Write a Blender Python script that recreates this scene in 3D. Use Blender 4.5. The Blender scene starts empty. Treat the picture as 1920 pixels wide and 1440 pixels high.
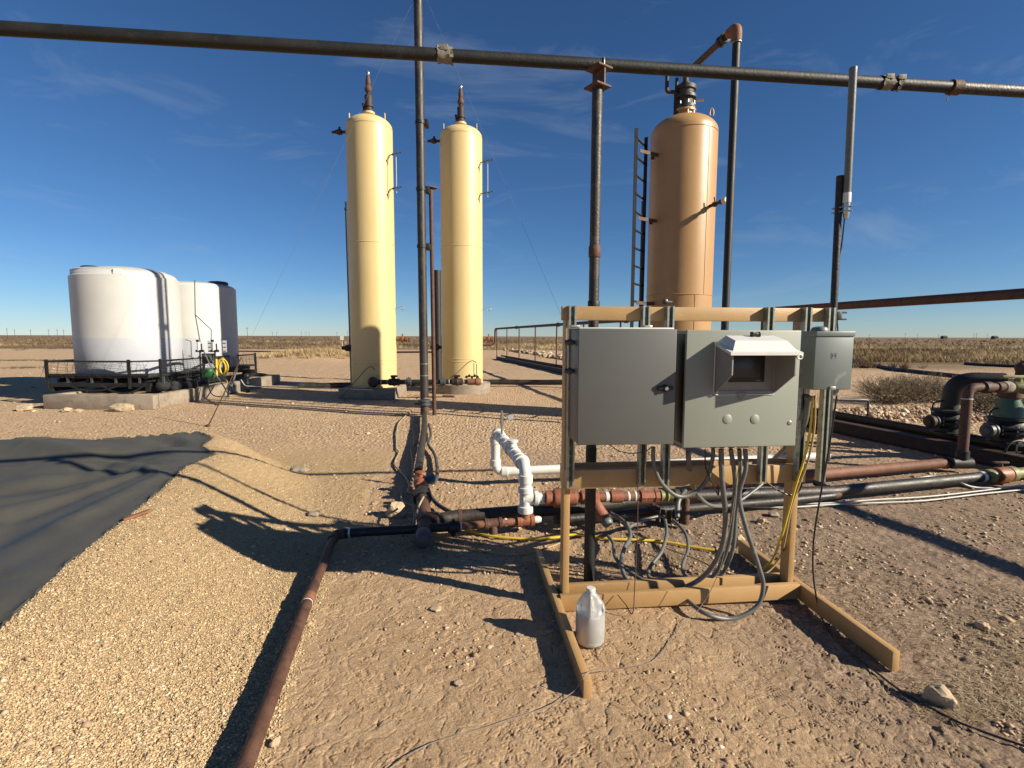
import bpy, bmesh, math, random
import numpy as np
from mathutils import Vector, Matrix, noise as mnoise

sc = bpy.context.scene
R = math.radians
rnd = random.Random(7)

# ------------------------------------------------------------------ camera, light, exposure
PITCH = math.atan(89.5 / 960); ROLL = 0.0026; CH = 1.6
SUN_EL = R(27); SUN_AZ = R(21)            # azimuth: to the right and 20 degrees behind the camera plane
cam_m = Matrix.Rotation(math.pi / 2 - PITCH, 4, 'X') @ Matrix.Rotation(ROLL, 4, 'Z')
cd = bpy.data.cameras.new('camera'); cam = bpy.data.objects.new('camera', cd)
sc.collection.objects.link(cam)
cam.matrix_world = Matrix.Translation((0, 0, CH)) @ cam_m
cd.sensor_width = 36; cd.lens = 18.0; cd.clip_start = 0.05; cd.clip_end = 6000
sc.camera = cam

w = bpy.data.worlds.new('World'); sc.world = w; w.use_nodes = True
nt = w.node_tree; nt.nodes.clear()
sky = nt.nodes.new('ShaderNodeTexSky'); sky.sky_type = 'NISHITA'; sky.sun_disc = False
sky.sun_elevation = SUN_EL; sky.sun_rotation = R(90) + SUN_AZ
sky.altitude = 1500; sky.air_density = 1.0; sky.dust_density = 0.0; sky.ozone_density = 7.0
tc = nt.nodes.new('ShaderNodeTexCoord')
mp = nt.nodes.new('ShaderNodeMapping'); mp.inputs['Scale'].default_value = (1.3, 3.0, 7.0); mp.inputs['Rotation'].default_value = (0, R(22), R(-25))
cn = nt.nodes.new('ShaderNodeTexNoise'); cn.inputs['Scale'].default_value = 2.2; cn.inputs['Detail'].default_value = 9; cn.inputs['Roughness'].default_value = 0.62; cn.inputs['Distortion'].default_value = 0.7
cr = nt.nodes.new('ShaderNodeValToRGB'); cr.color_ramp.elements[0].position = 0.54; cr.color_ramp.elements[1].position = 0.86
cr.color_ramp.elements[1].color = (0.24, 0.24, 0.24, 1)
mx = nt.nodes.new('ShaderNodeMixRGB'); mx.inputs[2].default_value = (5.6, 6.2, 7.0, 1)
bg = nt.nodes.new('ShaderNodeBackground'); bg.inputs['Strength'].default_value = 0.05
ow = nt.nodes.new('ShaderNodeOutputWorld')
L = nt.links.new
L(tc.outputs['Generated'], mp.inputs['Vector']); L(mp.outputs['Vector'], cn.inputs['Vector'])
L(cn.outputs['Fac'], cr.inputs['Fac']); L(cr.outputs['Color'], mx.inputs['Fac'])
hs = nt.nodes.new('ShaderNodeHueSaturation'); hs.inputs['Saturation'].default_value = 1.06; L(sky.outputs['Color'], hs.inputs['Color']); L(hs.outputs['Color'], mx.inputs[1]); L(mx.outputs['Color'], bg.inputs['Color']); L(bg.outputs['Background'], ow.inputs['Surface'])

sun_dir = Vector((math.cos(SUN_AZ) * math.cos(SUN_EL), -math.sin(SUN_AZ) * math.cos(SUN_EL), math.sin(SUN_EL)))
sd = bpy.data.lights.new('sun', 'SUN'); sd.energy = 5.0; sd.angle = R(0.55); sd.color = (1.0, 0.90, 0.73)
so = bpy.data.objects.new('sun', sd); sc.collection.objects.link(so)
so.rotation_mode = 'QUATERNION'; so.rotation_quaternion = sun_dir.to_track_quat('Z', 'Y')
sc.view_settings.view_transform = 'Standard'; sc.view_settings.look = 'None'; sc.view_settings.exposure = 0.88; sc.view_settings.gamma = 1
sc.cycles.use_denoising = True
sc.cycles.max_bounces = 6; sc.cycles.diffuse_bounces = 3; sc.cycles.transparent_max_bounces = 8

# ------------------------------------------------------------------ helpers
C3 = cam_m.to_3x3(); CO = Vector((0, 0, CH))
def ray(px, py): return C3 @ Vector(((px - 960) / 960, (720 - py) / 960, -1))
def P(px, py, Y):
    d = ray(px, py); return CO + d * (Y / d.y)
def G(px, py, z=0.0):
    d = ray(px, py); return CO + d * ((z - CH) / d.z)

def chain(o):
    v = Vector((0, 0, 0))
    while o is not None: v = v + o.location; o = o.parent
    return v
def tag(o, label=None, cat=None, group=None, kind=None):
    if label: o['label'] = label
    if cat: o['category'] = cat
    if group: o['group'] = group
    if kind: o['kind'] = kind
    return o
def thing(name, label, cat, loc=(0, 0, 0), group=None):
    o = bpy.data.objects.new(name, None); o.empty_display_size = 0.1
    sc.collection.objects.link(o); o.location = Vector(loc)
    return tag(o, label, cat, group)

def fillet(pts, rad, seg=5):
    pts = [Vector(p) for p in pts]; out = [pts[0]]
    for i in range(1, len(pts) - 1):
        a, b, c = pts[i - 1], pts[i], pts[i + 1]
        ra = min(rad, (a - b).length * .48); rc = min(rad, (c - b).length * .48)
        p0 = b + (a - b).normalized() * ra; p1 = b + (c - b).normalized() * rc
        for k in range(seg + 1):
            t = k / seg; out.append(p0 * (1 - t) ** 2 + b * (2 * t * (1 - t)) + p1 * t ** 2)
    out.append(pts[-1]); return out
def spline(pts, seg=8):
    pts = [Vector(p) for p in pts]; n = len(pts)
    if n < 3: return pts
    out = []
    for i in range(n - 1):
        p0 = pts[max(i - 1, 0)]; p1 = pts[i]; p2 = pts[i + 1]; p3 = pts[min(i + 2, n - 1)]
        for k in range(seg):
            t = k / seg
            out.append(0.5 * ((2 * p1) + (p2 - p0) * t + (2 * p0 - 5 * p1 + 4 * p2 - p3) * t * t + (3 * p1 - p0 - 3 * p2 + p3) * t ** 3))
    out.append(pts[-1]); return out
def basis(d):
    d = d.normalized(); u = Vector((0, 0, 1)) if abs(d.z) < .95 else Vector((1, 0, 0))
    a = d.cross(u).normalized(); return a, a.cross(d).normalized()

class MB:
    def __init__(s): s.v = []; s.f = []
    def add(s, vs, fs):
        o = len(s.v); s.v.extend(Vector(v) for v in vs); s.f.extend(tuple(i + o for i in f) for f in fs); return s
    def bm(s, b):
        b.verts.ensure_lookup_table(); b.verts.index_update()
        s.add([v.co.copy() for v in b.verts], [[v.index for v in f.verts] for f in b.faces]); b.free(); return s
    def box(s, c, size, ax=None, bevel=0.0, seg=2):
        b = bmesh.new(); bmesh.ops.create_cube(b, size=1)
        for v in b.verts: v.co = Vector((v.co.x * size[0], v.co.y * size[1], v.co.z * size[2]))
        if bevel > 0: bmesh.ops.bevel(b, geom=b.edges[:], offset=bevel, segments=seg, profile=.5, affect='EDGES')
        c = Vector(c)
        if ax:
            a0, a1, a2 = ax
            for v in b.verts: v.co = c + a0 * v.co.x + a1 * v.co.y + a2 * v.co.z
        else:
            for v in b.verts: v.co = c + v.co
        return s.bm(b)
    def tube(s, pts, r, n=10, cap=True):
        pts = [Vector(p) for p in pts]; m = len(pts)
        rs = r if isinstance(r, (list, tuple)) else [r] * m
        d0 = (pts[1] - pts[0]).normalized(); a, b = basis(d0); vs = []; fs = []
        for i in range(m):
            if i == 0: d = d0
            elif i == m - 1: d = (pts[-1] - pts[-2]).normalized()
            else: d = ((pts[i] - pts[i - 1]).normalized() + (pts[i + 1] - pts[i]).normalized())
            if d.length < 1e-6: d = d0
            d = d.normalized()
            a = (a - d * a.dot(d)).normalized(); b = d.cross(a)
            for k in range(n):
                t = 2 * math.pi * k / n
                vs.append(pts[i] + (a * math.cos(t) + b * math.sin(t)) * rs[i])
        for i in range(m - 1):
            for k in range(n):
                k2 = (k + 1) % n
                fs.append((i * n + k, i * n + k2, (i + 1) * n + k2, (i + 1) * n + k))
        if cap:
            fs.append(tuple(range(n - 1, -1, -1))); fs.append(tuple((m - 1) * n + k for k in range(n)))
        return s.add(vs, fs)
    def cyl(s, p0, p1, r0, r1=None, n=18): return s.tube([p0, p1], [r0, r0 if r1 is None else r1], n)
    def lathe(s, prof, o=(0, 0, 0), ax=(0, 0, 1), n=32):
        o = Vector(o); ax = Vector(ax).normalized(); a, b = basis(ax); vs = []; fs = []
        m = len(prof)
        for (r, z) in prof:
            for k in range(n):
                t = 2 * math.pi * k / n; vs.append(o + ax * z + (a * math.cos(t) + b * math.sin(t)) * max(r, 1e-5))
        for i in range(m - 1):
            for k in range(n):
                k2 = (k + 1) % n; fs.append((i * n + k, i * n + k2, (i + 1) * n + k2, (i + 1) * n + k))
        fs.append(tuple(range(n - 1, -1, -1))); fs.append(tuple((m - 1) * n + k for k in range(n)))
        return s.add(vs, fs)
    def ball(s, c, r, sub=2, sc3=(1, 1, 1)):
        b = bmesh.new(); bmesh.ops.create_icosphere(b, subdivisions=sub, radius=r)
        for v in b.verts: v.co = Vector(c) + Vector((v.co.x * sc3[0], v.co.y * sc3[1], v.co.z * sc3[2]))
        return s.bm(b)
    def build(s, name, mat, parent=None, smooth=True, ang=40, label=None):
        me = bpy.data.meshes.new(name)
        off = chain(parent) if parent is not None else Vector((0, 0, 0))
        if parent is None and s.v:
            c = sum(s.v, Vector((0, 0, 0))) / len(s.v); c.z = min(v.z for v in s.v); off = c
        me.from_pydata([tuple(v - off) for v in s.v], [], s.f)
        b = bmesh.new(); b.from_mesh(me); bmesh.ops.recalc_face_normals(b, faces=b.faces[:]); b.to_mesh(me); b.free()
        me.materials.append(mat)
        if smooth:
            me.shade_smooth(); me.set_sharp_from_angle(angle=R(ang))
        o = bpy.data.objects.new(name, me); sc.collection.objects.link(o)
        if parent is not None: o.parent = parent
        else: o.location = off
        if label: o['label'] = label
        return o

# ------------------------------------------------------------------ materials
ALB = .77
def M(name, c1, c2=None, scale=8, rough=0.6, metal=0.0, bump=0.0, bscale=40, lo=.35, hi=.65, c3=None, s3=60, f3=(.62, .75), r2=None, trans=0, stretch=(1, 1, 1), sub=0):
    m = bpy.data.materials.new(name); m.use_nodes = True; t = m.node_tree; n = t.nodes
    b = n['Principled BSDF']; tcn = n.new('ShaderNodeTexCoord')
    mpp = n.new('ShaderNodeMapping'); mpp.inputs['Scale'].default_value = stretch
    t.links.new(tcn.outputs['Object'], mpp.inputs['Vector'])
    b.inputs['Roughness'].default_value = rough; b.inputs['Metallic'].default_value = metal
    b.inputs['Transmission Weight'].default_value = trans
    if sub: b.inputs['Subsurface Weight'].default_value = sub; b.inputs['Subsurface Radius'].default_value = (.02, .02, .02)
    out = None
    nz = n.new('ShaderNodeTexNoise'); nz.inputs['Scale'].default_value = scale; nz.inputs['Detail'].default_value = 6; nz.inputs['Roughness'].default_value = .6
    t.links.new(mpp.outputs['Vector'], nz.inputs['Vector'])
    rp = n.new('ShaderNodeValToRGB'); rp.color_ramp.elements[0].position = lo; rp.color_ramp.elements[1].position = hi
    c2 = c2 or tuple(x * .9 for x in c1)
    c1 = tuple(x * ALB for x in c1); c2 = tuple(x * ALB for x in c2)
    if c3: c3 = tuple(x * ALB for x in c3)
    rp.color_ramp.elements[0].color = (*c1, 1); rp.color_ramp.elements[1].color = (*c2, 1)
    t.links.new(nz.outputs['Fac'], rp.inputs['Fac']); out = rp.outputs['Color']
    if c3:
        n3 = n.new('ShaderNodeTexNoise'); n3.inputs['Scale'].default_value = s3; n3.inputs['Detail'].default_value = 4
        t.links.new(mpp.outputs['Vector'], n3.inputs['Vector'])
        r3 = n.new('ShaderNodeValToRGB'); r3.color_ramp.elements[0].position = f3[0]; r3.color_ramp.elements[1].position = f3[1]
        t.links.new(n3.outputs['Fac'], r3.inputs['Fac'])
        mm = n.new('ShaderNodeMixRGB'); mm.inputs[2].default_value = (*c3, 1)
        t.links.new(r3.outputs['Color'], mm.inputs[0]); t.links.new(out, mm.inputs[1]); out = mm.outputs['Color']
    t.links.new(out, b.inputs['Base Color'])
    if r2 is not None:
        mr = n.new('ShaderNodeMapRange'); mr.inputs['From Min'].default_value = .3; mr.inputs['From Max'].default_value = .7
        mr.inputs['To Min'].default_value = rough; mr.inputs['To Max'].default_value = r2
        t.links.new(nz.outputs['Fac'], mr.inputs['Value']); t.links.new(mr.outputs['Result'], b.inputs['Roughness'])
    if bump:
        nb = n.new('ShaderNodeTexNoise'); nb.inputs['Scale'].default_value = bscale; nb.inputs['Detail'].default_value = 5
        t.links.new(mpp.outputs['Vector'], nb.inputs['Vector'])
        bp = n.new('ShaderNodeBump'); bp.inputs['Strength'].default_value = bump; bp.inputs['Distance'].default_value = .01
        t.links.new(nb.outputs['Fac'], bp.inputs['Height']); t.links.new(bp.outputs['Normal'], b.inputs['Normal'])
    return m

m_black = M('black_pipe', (.008, .009, .009), (.018, .017, .015), 5, .5, .0, .2, 60, c3=(.065, .05, .035), s3=14, f3=(.62, .85), r2=.65)
m_blackp = M('dusty_black_pipe', (.018, .016, .015), (.052, .041, .031), 4, .42, .0, .3, 70, c3=(.15, .11, .075), s3=18, f3=(.58, .88), r2=.65)
m_rust = M('rust_pipe', (.080, .034, .019), (.135, .062, .037), 7, .6, .0, .35, 80, c3=(.045, .022, .015), s3=22, f3=(.5, .75), r2=.8)
m_rustb = M('bright_rust', (.20, .078, .038), (.28, .12, .065), 9, .7, 0, .3, 80, c3=(.14, .055, .03), s3=30, f3=(.52, .75))
m_drust = M('dark_rust_beam', (.022, .014, .011), (.050, .026, .019), 5, .65, 0, .4, 60, c3=(.11, .065, .042), s3=16, f3=(.58, .8))
m_red = M('red_oxide_fitting', (.27, .08, .036), (.34, .125, .065), 12, .55, 0, .3, 90, c3=(.12, .045, .025), s3=35, f3=(.55, .78))
m_yel = M('yellow_vessel_paint', (.74, .58, .275), (.70, .53, .24), 2.2, .42, 0, .12, 120, c3=(.64, .45, .19), s3=7, f3=(.66, .9), r2=.5, stretch=(1, 1, .35))
m_tan = M('tan_vessel_paint', (.50, .295, .125), (.46, .26, .10), 2.5, .38, 0, .18, 60, c3=(.40, .21, .09), s3=6, f3=(.64, .9), r2=.46)
m_frame = M('tan_frame_paint', (.54, .335, .145), (.49, .295, .12), 6, .45, 0, .12, 150, c3=(.62, .44, .24), s3=22, f3=(.66, .85), r2=.55)
m_galv = M('galvanised_steel', (.46, .47, .42), (.30, .32, .27), 25, .38, .65, .1, 80, c3=(.20, .24, .17), s3=50, f3=(.56, .72), r2=.5)
m_gdark = M('strut_inside', (.10, .13, .095), (.20, .22, .16), 30, .55, .4, .1, 80)
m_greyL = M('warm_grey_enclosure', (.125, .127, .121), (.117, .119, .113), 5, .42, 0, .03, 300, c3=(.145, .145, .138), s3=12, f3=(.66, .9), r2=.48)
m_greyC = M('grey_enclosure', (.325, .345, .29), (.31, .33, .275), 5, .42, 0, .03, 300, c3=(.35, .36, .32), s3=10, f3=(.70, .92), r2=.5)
m_greyR = M('scuffed_grey_box', (.165, .19, .182), (.15, .175, .168), 6, .42, 0, .04, 200, c3=(.40, .42, .40), s3=13, f3=(.66, .80), r2=.5, stretch=(1, 1, .6))
m_hood = M('white_plastic', (.78, .77, .74), (.72, .71, .68), 9, .4, 0, .03, 100)
m_hoodg = M('grey_plastic', (.30, .30, .285), (.26, .26, .25), 12, .5, 0, .03, 100)
m_screen = M('dark_screen', (.030, .029, .029), (.055, .052, .050), 9, .3, 0)
m_blackpl = M('black_plastic', (.012, .012, .012), (.02, .02, .02), 20, .4)
m_dkgrey = M('dark_grey_plastic', (.06, .065, .065), (.09, .09, .09), 20, .5)
m_dwire = M('dusty_dark_wire', (.20, .17, .15), (.30, .26, .21), 20, .7)
m_white = M('white_pvc', (.78, .78, .74), (.70, .69, .65), 9, .35, 0, .05, 60, c3=(.5, .45, .36), s3=18, f3=(.66, .85))
m_palec = M('pale_plastic_conduit', (.56, .55, .51), (.46, .45, .41), 9, .45)
m_poly = M('white_tank_plastic', (.62, .615, .59), (.57, .565, .54), 1.2, .5, 0, .35, 45, c3=(.62, .60, .56), s3=2.2, f3=(.62, .85))
m_poly2 = M('white_tank_wetted', (.54, .56, .61), (.50, .52, .57), 1.2, .5, 0, .35, 45)
m_conc = M('weathered_concrete', (.36, .30, .23), (.27, .22, .165), 3, .9, 0, .5, 50, c3=(.18, .15, .12), s3=9, f3=(.55, .75))
m_cond = M('grey_conduit', (.165, .17, .16), (.125, .13, .12), 15, .45, 0, .1, 100, c3=(.33, .31, .27), s3=20, f3=(.6, .8))
m_ycord = M('yellow_cord', (.85, .62, .04), (.75, .52, .06), 10, .5)
m_dycord = M('dusty_yellow_cord', (.52, .37, .14), (.45, .31, .13), 10, .6)
m_ivory = M('ivory_cable', (.46, .38, .26), (.38, .31, .22), 10, .6)
m_wire = M('white_wire', (.52, .47, .40), (.45, .38, .3), 10, .6)
m_green = M('green_paint', (.05, .125, .075), (.07, .15, .095), 9, .45, 0, .1, 60, c3=(.10, .08, .05), s3=20, f3=(.6, .8))
m_bgreen = M('bright_green_plastic', (.035, .15, .04), None, 9, .5)
m_lime = M('faded_lime_paint', (.26, .27, .085), (.20, .20, .07), 16, .55, 0, .2, 60, c3=(.16, .11, .05), s3=30, f3=(.5, .7))
m_orange = M('orange_paint', (.32, .10, .035), (.24, .075, .032), 14, .55, 0, .2, 60, c3=(.3, .2, .12), s3=25, f3=(.58, .75))
m_blue = M('blue_valve', (.02, .12, .20), (.02, .08, .13), 10, .5)
m_bgrey = M('blue_grey_cap', (.045, .055, .065), (.075, .08, .085), 10, .6, 0, .3, 60)
m_chrome = M('bright_steel', (.6, .6, .58), (.5, .5, .48), 20, .25, .8)
m_tape = M('grey_tape', (.26, .235, .18), (.18, .16, .12), 20, .7, 0, .4, 60)
m_liner = M('black_liner', (.066, .066, .055), (.090, .086, .071), 1.6, .55, 0, .25, 30, c3=(.085, .08, .066), s3=3.5, f3=(.55, .85), r2=.65)
m_rock = M('pale_rock', (.55, .42, .27), (.42, .31, .20), 14, .9, 0, .6, 40, c3=(.64, .54, .40), s3=25, f3=(.55, .7))
m_wood = M('dry_twig', (.16, .115, .07), (.24, .18, .11), 30, .9)
m_jug = M('translucent_jug', (1, 1, .985), (.97, .97, .955), 8, .30, 0, .03, 30, trans=.72)
m_water = M('cloudy_liquid', (.88, .89, .87), None, 8, .2, 0, trans=.3)
m_gglass = M('gauge_face', (.75, .75, .72), None, 8, .2)
m_pole = M('utility_pole_wood', (.10, .085, .075), None, 5, .9)
m_net = M('black_netting', (.02, .02, .02), None, 5, .9)
m_purple = M('purple_wire', (.10, .07, .22), None, 5, .5)

# ------------------------------------------------------------------ numpy noise
rs = np.random.RandomState(3)
LAT = [rs.rand(256, 256) for _ in range(12)]
def vn(x, y, sc_, k=0):
    x = x / sc_ + 37.3 * (k + 1); y = y / sc_ + 11.7 * (k + 1); T = LAT[k % 12]
    xi = np.floor(x).astype(int); yi = np.floor(y).astype(int); fx = x - xi; fy = y - yi
    fx = fx * fx * (3 - 2 * fx); fy = fy * fy * (3 - 2 * fy)
    g = lambda a, b: T[a & 255, b & 255]
    return (g(xi, yi) * (1 - fx) + g(xi + 1, yi) * fx) * (1 - fy) + (g(xi, yi + 1) * (1 - fx) + g(xi + 1, yi + 1) * fx) * fy
def fbm(x, y, s, o=4, k=0):
    a = 1; t = 0; r = 0
    for i in range(o): r = r + a * vn(x, y, s, k + i); t += a; a *= .5; s *= .48
    return r / t
def sstep(a, b, x):
    t = np.clip((x - a) / (b - a), 0, 1); return t * t * (3 - 2 * t)
def worley(x, y, s, k=0):
    x = x / s; y = y / s; xi = np.floor(x).astype(int); yi = np.floor(y).astype(int); best = np.full(x.shape, 9.)
    A = LAT[k % 12]; B = LAT[(k + 5) % 12]; rid = np.zeros(x.shape)
    for i in (-1, 0, 1):
        for j in (-1, 0, 1):
            cx = xi + i; cy = yi + j; jx = A[cx & 255, cy & 255]; jy = B[cx & 255, cy & 255]
            d = (cx + jx - x) ** 2 + (cy + jy - y) ** 2
            m_ = d < best; best = np.where(m_, d, best); rid = np.where(m_, LAT[(k + 3) % 12][cx & 255, cy & 255], rid)
    return np.sqrt(best), rid

# liner outline (ground plan) with the height of its edge
LE = [(-260, 1420, .14), (-120, 1280, .18), (0, 1176, .20), (60, 1120, .23), (118, 1062, .25), (180, 1012, .27), (240, 966, .30), (300, 918, .32), (345, 875, .34), (402, 852, .35),
      (378, 836, .38), (398, 820, .41), (372, 810, .42), (300, 815, .42), (245, 819, .42), (190, 824, .42), (100, 820, .42), (0, 823, .42), (-160, 826, .42), (-420, 832, .42)]
LP = [G(a, b, c) for a, b, c in LE]
poly = np.array([(p.x, p.y, p.z) for p in LP])
def poly_dist(x, y):
    """signed distance to the liner outline (negative inside) and the edge height at the nearest point"""
    n = len(poly); best = np.full(x.shape, 1e9); hz = np.zeros(x.shape); inside = np.zeros(x.shape, bool)
    for i in range(n):
        a = poly[i]; b = poly[(i + 1) % n]; ab = b - a
        t = np.clip(((x - a[0]) * ab[0] + (y - a[1]) * ab[1]) / (ab[0] ** 2 + ab[1] ** 2), 0, 1)
        d = np.hypot(x - a[0] - t * ab[0], y - a[1] - t * ab[1]); m_ = d < best
        best = np.where(m_, d, best); hz = np.where(m_, a[2] + t * ab[2], hz)
        c = ((a[1] > y) != (b[1] > y)) & (x < (b[0] - a[0]) * (y - a[1]) / (b[1] - a[1] + 1e-12) + a[0])
        inside ^= c
    return np.where(inside, -best, best), hz
def macro(x, y):
    x = np.asarray(x, float); y = np.asarray(y, float)
    h = (fbm(x, y, 1.7, 3, 2) - .5) * .045 * sstep(40, 6, y)
    near = (x < 0.5) & (y < 12) & (y > -2)
    if near.any():
        d, hz = poly_dist(x[near], y[near])
        w_ = 1.35 - .55 * sstep(4.5, 6.5, y[near])
        # the berm falls to the pad from the liner edge; inside it the ground drops into the lined basin
        fall = hz * (1 - sstep(0.0, 1, np.clip(d, 0, None) / w_)) + .0
        pl_ = np.clip(.20 + (y[near] - 2.2) * .055, .16, .42); e_ = sstep(0, .6, -d); inn = hz * (1 - e_) + pl_ * e_ - .02 - .11 * sstep(.1, 1.1, -d)
        h2 = np.where(d > 0, fall, inn)
        h[near] = h[near] * (1 - sstep(.5, -.2, d)) + h2
    # low weed-grown bank and rubble bank far off
    h = h + .55 * np.exp(-(((x + 12.5) / 3.8) ** 2 + ((y - 33) / 2.2) ** 2))
    h = h + .16 * np.exp(-(((x - 7.9) / 1.7) ** 2 + ((y - 10.3) / .45) ** 2))
    h = h + .07 * np.exp(-(((x + 0.0) / 30) ** 2 + ((y - 44) / 2.0) ** 2))
    return h
def Hm(x, y): return float(macro(np.array([x]), np.array([y]))[0])
def GG(px, py, up=0.0):
    z = 0
    for _ in range(6):
        p = G(px, py, z + up); z = Hm(p.x, p.y)
    return G(px, py, z + up)

# where gravel lies: everything left of the rusty pipe, fading into dirt
pipeA = G(452, 1440, .07); pipeB = G(628, 1012, .07)
def gravel_mask(x, y):
    t = (y - pipeA.y) / (pipeB.y - pipeA.y); lx = pipeA.x + (pipeB.x - pipeA.x) * np.clip(t, -1, 1.6)
    e = x - lx + (fbm(x, y, .5, 3, 6) - .5) * .35 * sstep(4, 5, y)
    g = 1 - sstep(-.03, .10, e)
    return g * (1 - sstep(6.3, 7.6, y) * .85)

def grid_mesh(name, xs, ys, hf, mat, attrs=None, smooth=True):
    X, Y = np.meshgrid(xs, ys); sh = X.shape; x = X.ravel(); y = Y.ravel(); z = hf(x, y)
    nx, ny = len(xs), len(ys); me = bpy.data.meshes.new(name)
    me.vertices.add(nx * ny); me.vertices.foreach_set('co', np.stack([x, y, z], 1).ravel())
    i = np.arange((nx - 1) * (ny - 1)); r_ = i // (nx - 1); c_ = i % (nx - 1); a = r_ * nx + c_
    q = np.stack([a, a + 1, a + nx + 1, a + nx], 1).astype(np.int32)
    me.loops.add(q.size); me.loops.foreach_set('vertex_index', q.ravel())
    me.polygons.add(len(q)); me.polygons.foreach_set('loop_start', np.arange(0, q.size, 4, dtype=np.int32))
    me.update(); me.validate()
    if smooth: me.shade_smooth()
    for k, fn in (attrs or {}).items():
        at = me.attributes.new(k, 'FLOAT', 'POINT'); at.data.foreach_set('value', fn(x, y).astype(np.float32))
    me.materials.append(mat)
    o = bpy.data.objects.new(name, me); sc.collection.objects.link(o); return o

# ------------------------------------------------------------------ ground
def mat_ground():
    m = bpy.data.materials.new('ground'); m.use_nodes = True; t = m.node_tree; n = t.nodes; Lk = t.links.new
    b = n['Principled BSDF']; b.inputs['Roughness'].default_value = .95; b.inputs['Specular IOR Level'].default_value = .15
    geo = n.new('ShaderNodeNewGeometry')
    def noise(s, d=6, r=.6, vec=None):
        z = n.new('ShaderNodeTexNoise'); z.inputs['Scale'].default_value = s; z.inputs['Detail'].default_value = d; z.inputs['Roughness'].default_value = r
        Lk(vec or geo.outputs['Position'], z.inputs['Vector']); return z.outputs['Fac']
    def ramp(f, a, b_, ca, cb):
        if cb[0] != cb[1]: ca = tuple(x * .80 for x in ca); cb = tuple(x * .80 for x in cb)
        z = n.new('ShaderNodeValToRGB'); z.color_ramp.elements[0].position = a; z.color_ramp.elements[1].position = b_
        z.color_ramp.elements[0].color = (*ca, 1); z.color_ramp.elements[1].color = (*cb, 1); Lk(f, z.inputs['Fac']); return z.outputs['Color']
    def mix(f, a, b_, mode='MIX'):
        z = n.new('ShaderNodeMixRGB'); z.blend_type = mode
        for s_, v in ((0, f), (1, a), (2, b_)):
            if isinstance(v, (int, float)): z.inputs[s_].default_value = v
            elif isinstance(v, tuple): z.inputs[s_].default_value = (*(x * .80 for x in v), 1)
            else: Lk(v, z.inputs[s_])
        return z.outputs['Color']
    def attr(k):
        z = n.new('ShaderNodeAttribute'); z.attribute_name = k; return z.outputs['Fac']
    gm = attr('gravel'); scm = attr('scrub'); rt = attr('right')
    # dirt
    dirt = ramp(noise(1.3), .3, .7, (.47, .305, .170), (.59, .41, .245))
    dirt = mix(ramp(noise(9), .45, .7, (0, 0, 0), (.6, .6, .6)), dirt, (.61, .44, .28))
    dirt = mix(ramp(noise(60, 3), .52, .64, (0, 0, 0), (.55, .55, .55)), dirt, (.27, .175, .11))
    rdirt = ramp(noise(2.4), .35, .68, (.27, .19, .135), (.39, .28, .20))
    rdirt = mix(ramp(noise(38, 4), .50, .62, (0, 0, 0), (.7, .7, .7)), rdirt, (.54, .41, .29))
    rdirt = mix(ramp(noise(90, 3), .50, .60, (0, 0, 0), (.6, .6, .6)), rdirt, (.13, .085, .055))
    dirt = mix(ramp(noise(150, 4, .7), .50, .60, (0, 0, 0), (.55, .55, .55)), dirt, (.30, .19, .115))
    dirt = mix(ramp(noise(210, 3), .56, .64, (0, 0, 0), (.5, .5, .5)), dirt, (.70, .53, .37))
    dirt = mix(rt, dirt, rdirt)
    vor = n.new('ShaderNodeTexVoronoi'); vor.inputs['Scale'].default_value = 130; Lk(geo.outputs['Position'], vor.inputs['Vector'])
    sep = n.new('ShaderNodeSeparateColor'); Lk(vor.outputs['Color'], sep.inputs['Color'])
    grav = ramp(sep.outputs['Red'], 0, 1, (.44, .305, .155), (.70, .50, .275))
    grav = mix(ramp(noise(1.6), .35, .7, (0, 0, 0), (.6, .6, .6)), grav, (.61, .435, .26)); grav = mix(ramp(noise(45, 3), .54, .66, (0, 0, 0), (.7, .7, .7)), grav, (.33, .25, .16))
    col = mix(gm, dirt, grav)
    # mid-distance pad: pale tan with pebble speckle
    sx = n.new('ShaderNodeSeparateXYZ'); Lk(geo.outputs['Position'], sx.inputs['Vector'])
    vor2 = n.new('ShaderNodeTexVoronoi'); vor2.inputs['Scale'].default_value = 22; Lk(geo.outputs['Position'], vor2.inputs['Vector'])
    sep2 = n.new('ShaderNodeSeparateColor'); Lk(vor2.outputs['Color'], sep2.inputs['Color'])
    pad = ramp(sep2.outputs['Red'], .1, .95, (.45, .30, .175), (.70, .51, .325))
    pad = mix(ramp(noise(.5), .4, .7, (0, 0, 0), (.5, .5, .5)), pad, (.58, .40, .26))
    pf = n.new('ShaderNodeMapRange'); pf.inputs['From Min'].default_value = 5.2; pf.inputs['From Max'].default_value = 8.5; Lk(sx.outputs['Y'], pf.inputs['Value'])
    pfm = n.new('ShaderNodeMath'); pfm.operation = 'MULTIPLY'; Lk(pf.outputs['Result'], pfm.inputs[0])
    inv = n.new('ShaderNodeMath'); inv.operation = 'SUBTRACT'; inv.inputs[0].default_value = 1.0; Lk(gm, inv.inputs[1]); Lk(inv.outputs[0], pfm.inputs[1])
    col = mix(pfm.outputs[0], col, pad)
    mapp = n.new('ShaderNodeMapping'); mapp.inputs['Scale'].default_value = (.35, 1.6, 1); Lk(geo.outputs['Position'], mapp.inputs['Vector'])
    scr = ramp(noise(.12, 8, .65, mapp.outputs['Vector']), .36, .62, (.13, .088, .055), (.30, .215, .125))
    scr = mix(ramp(noise(.06, 6, .6, mapp.outputs['Vector']), .56, .66, (0, 0, 0), (.8, .8, .8)), scr, (.42, .30, .20))
    col = mix(scm, col, scr)
    Lk(col, b.inputs['Base Color'])
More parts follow.
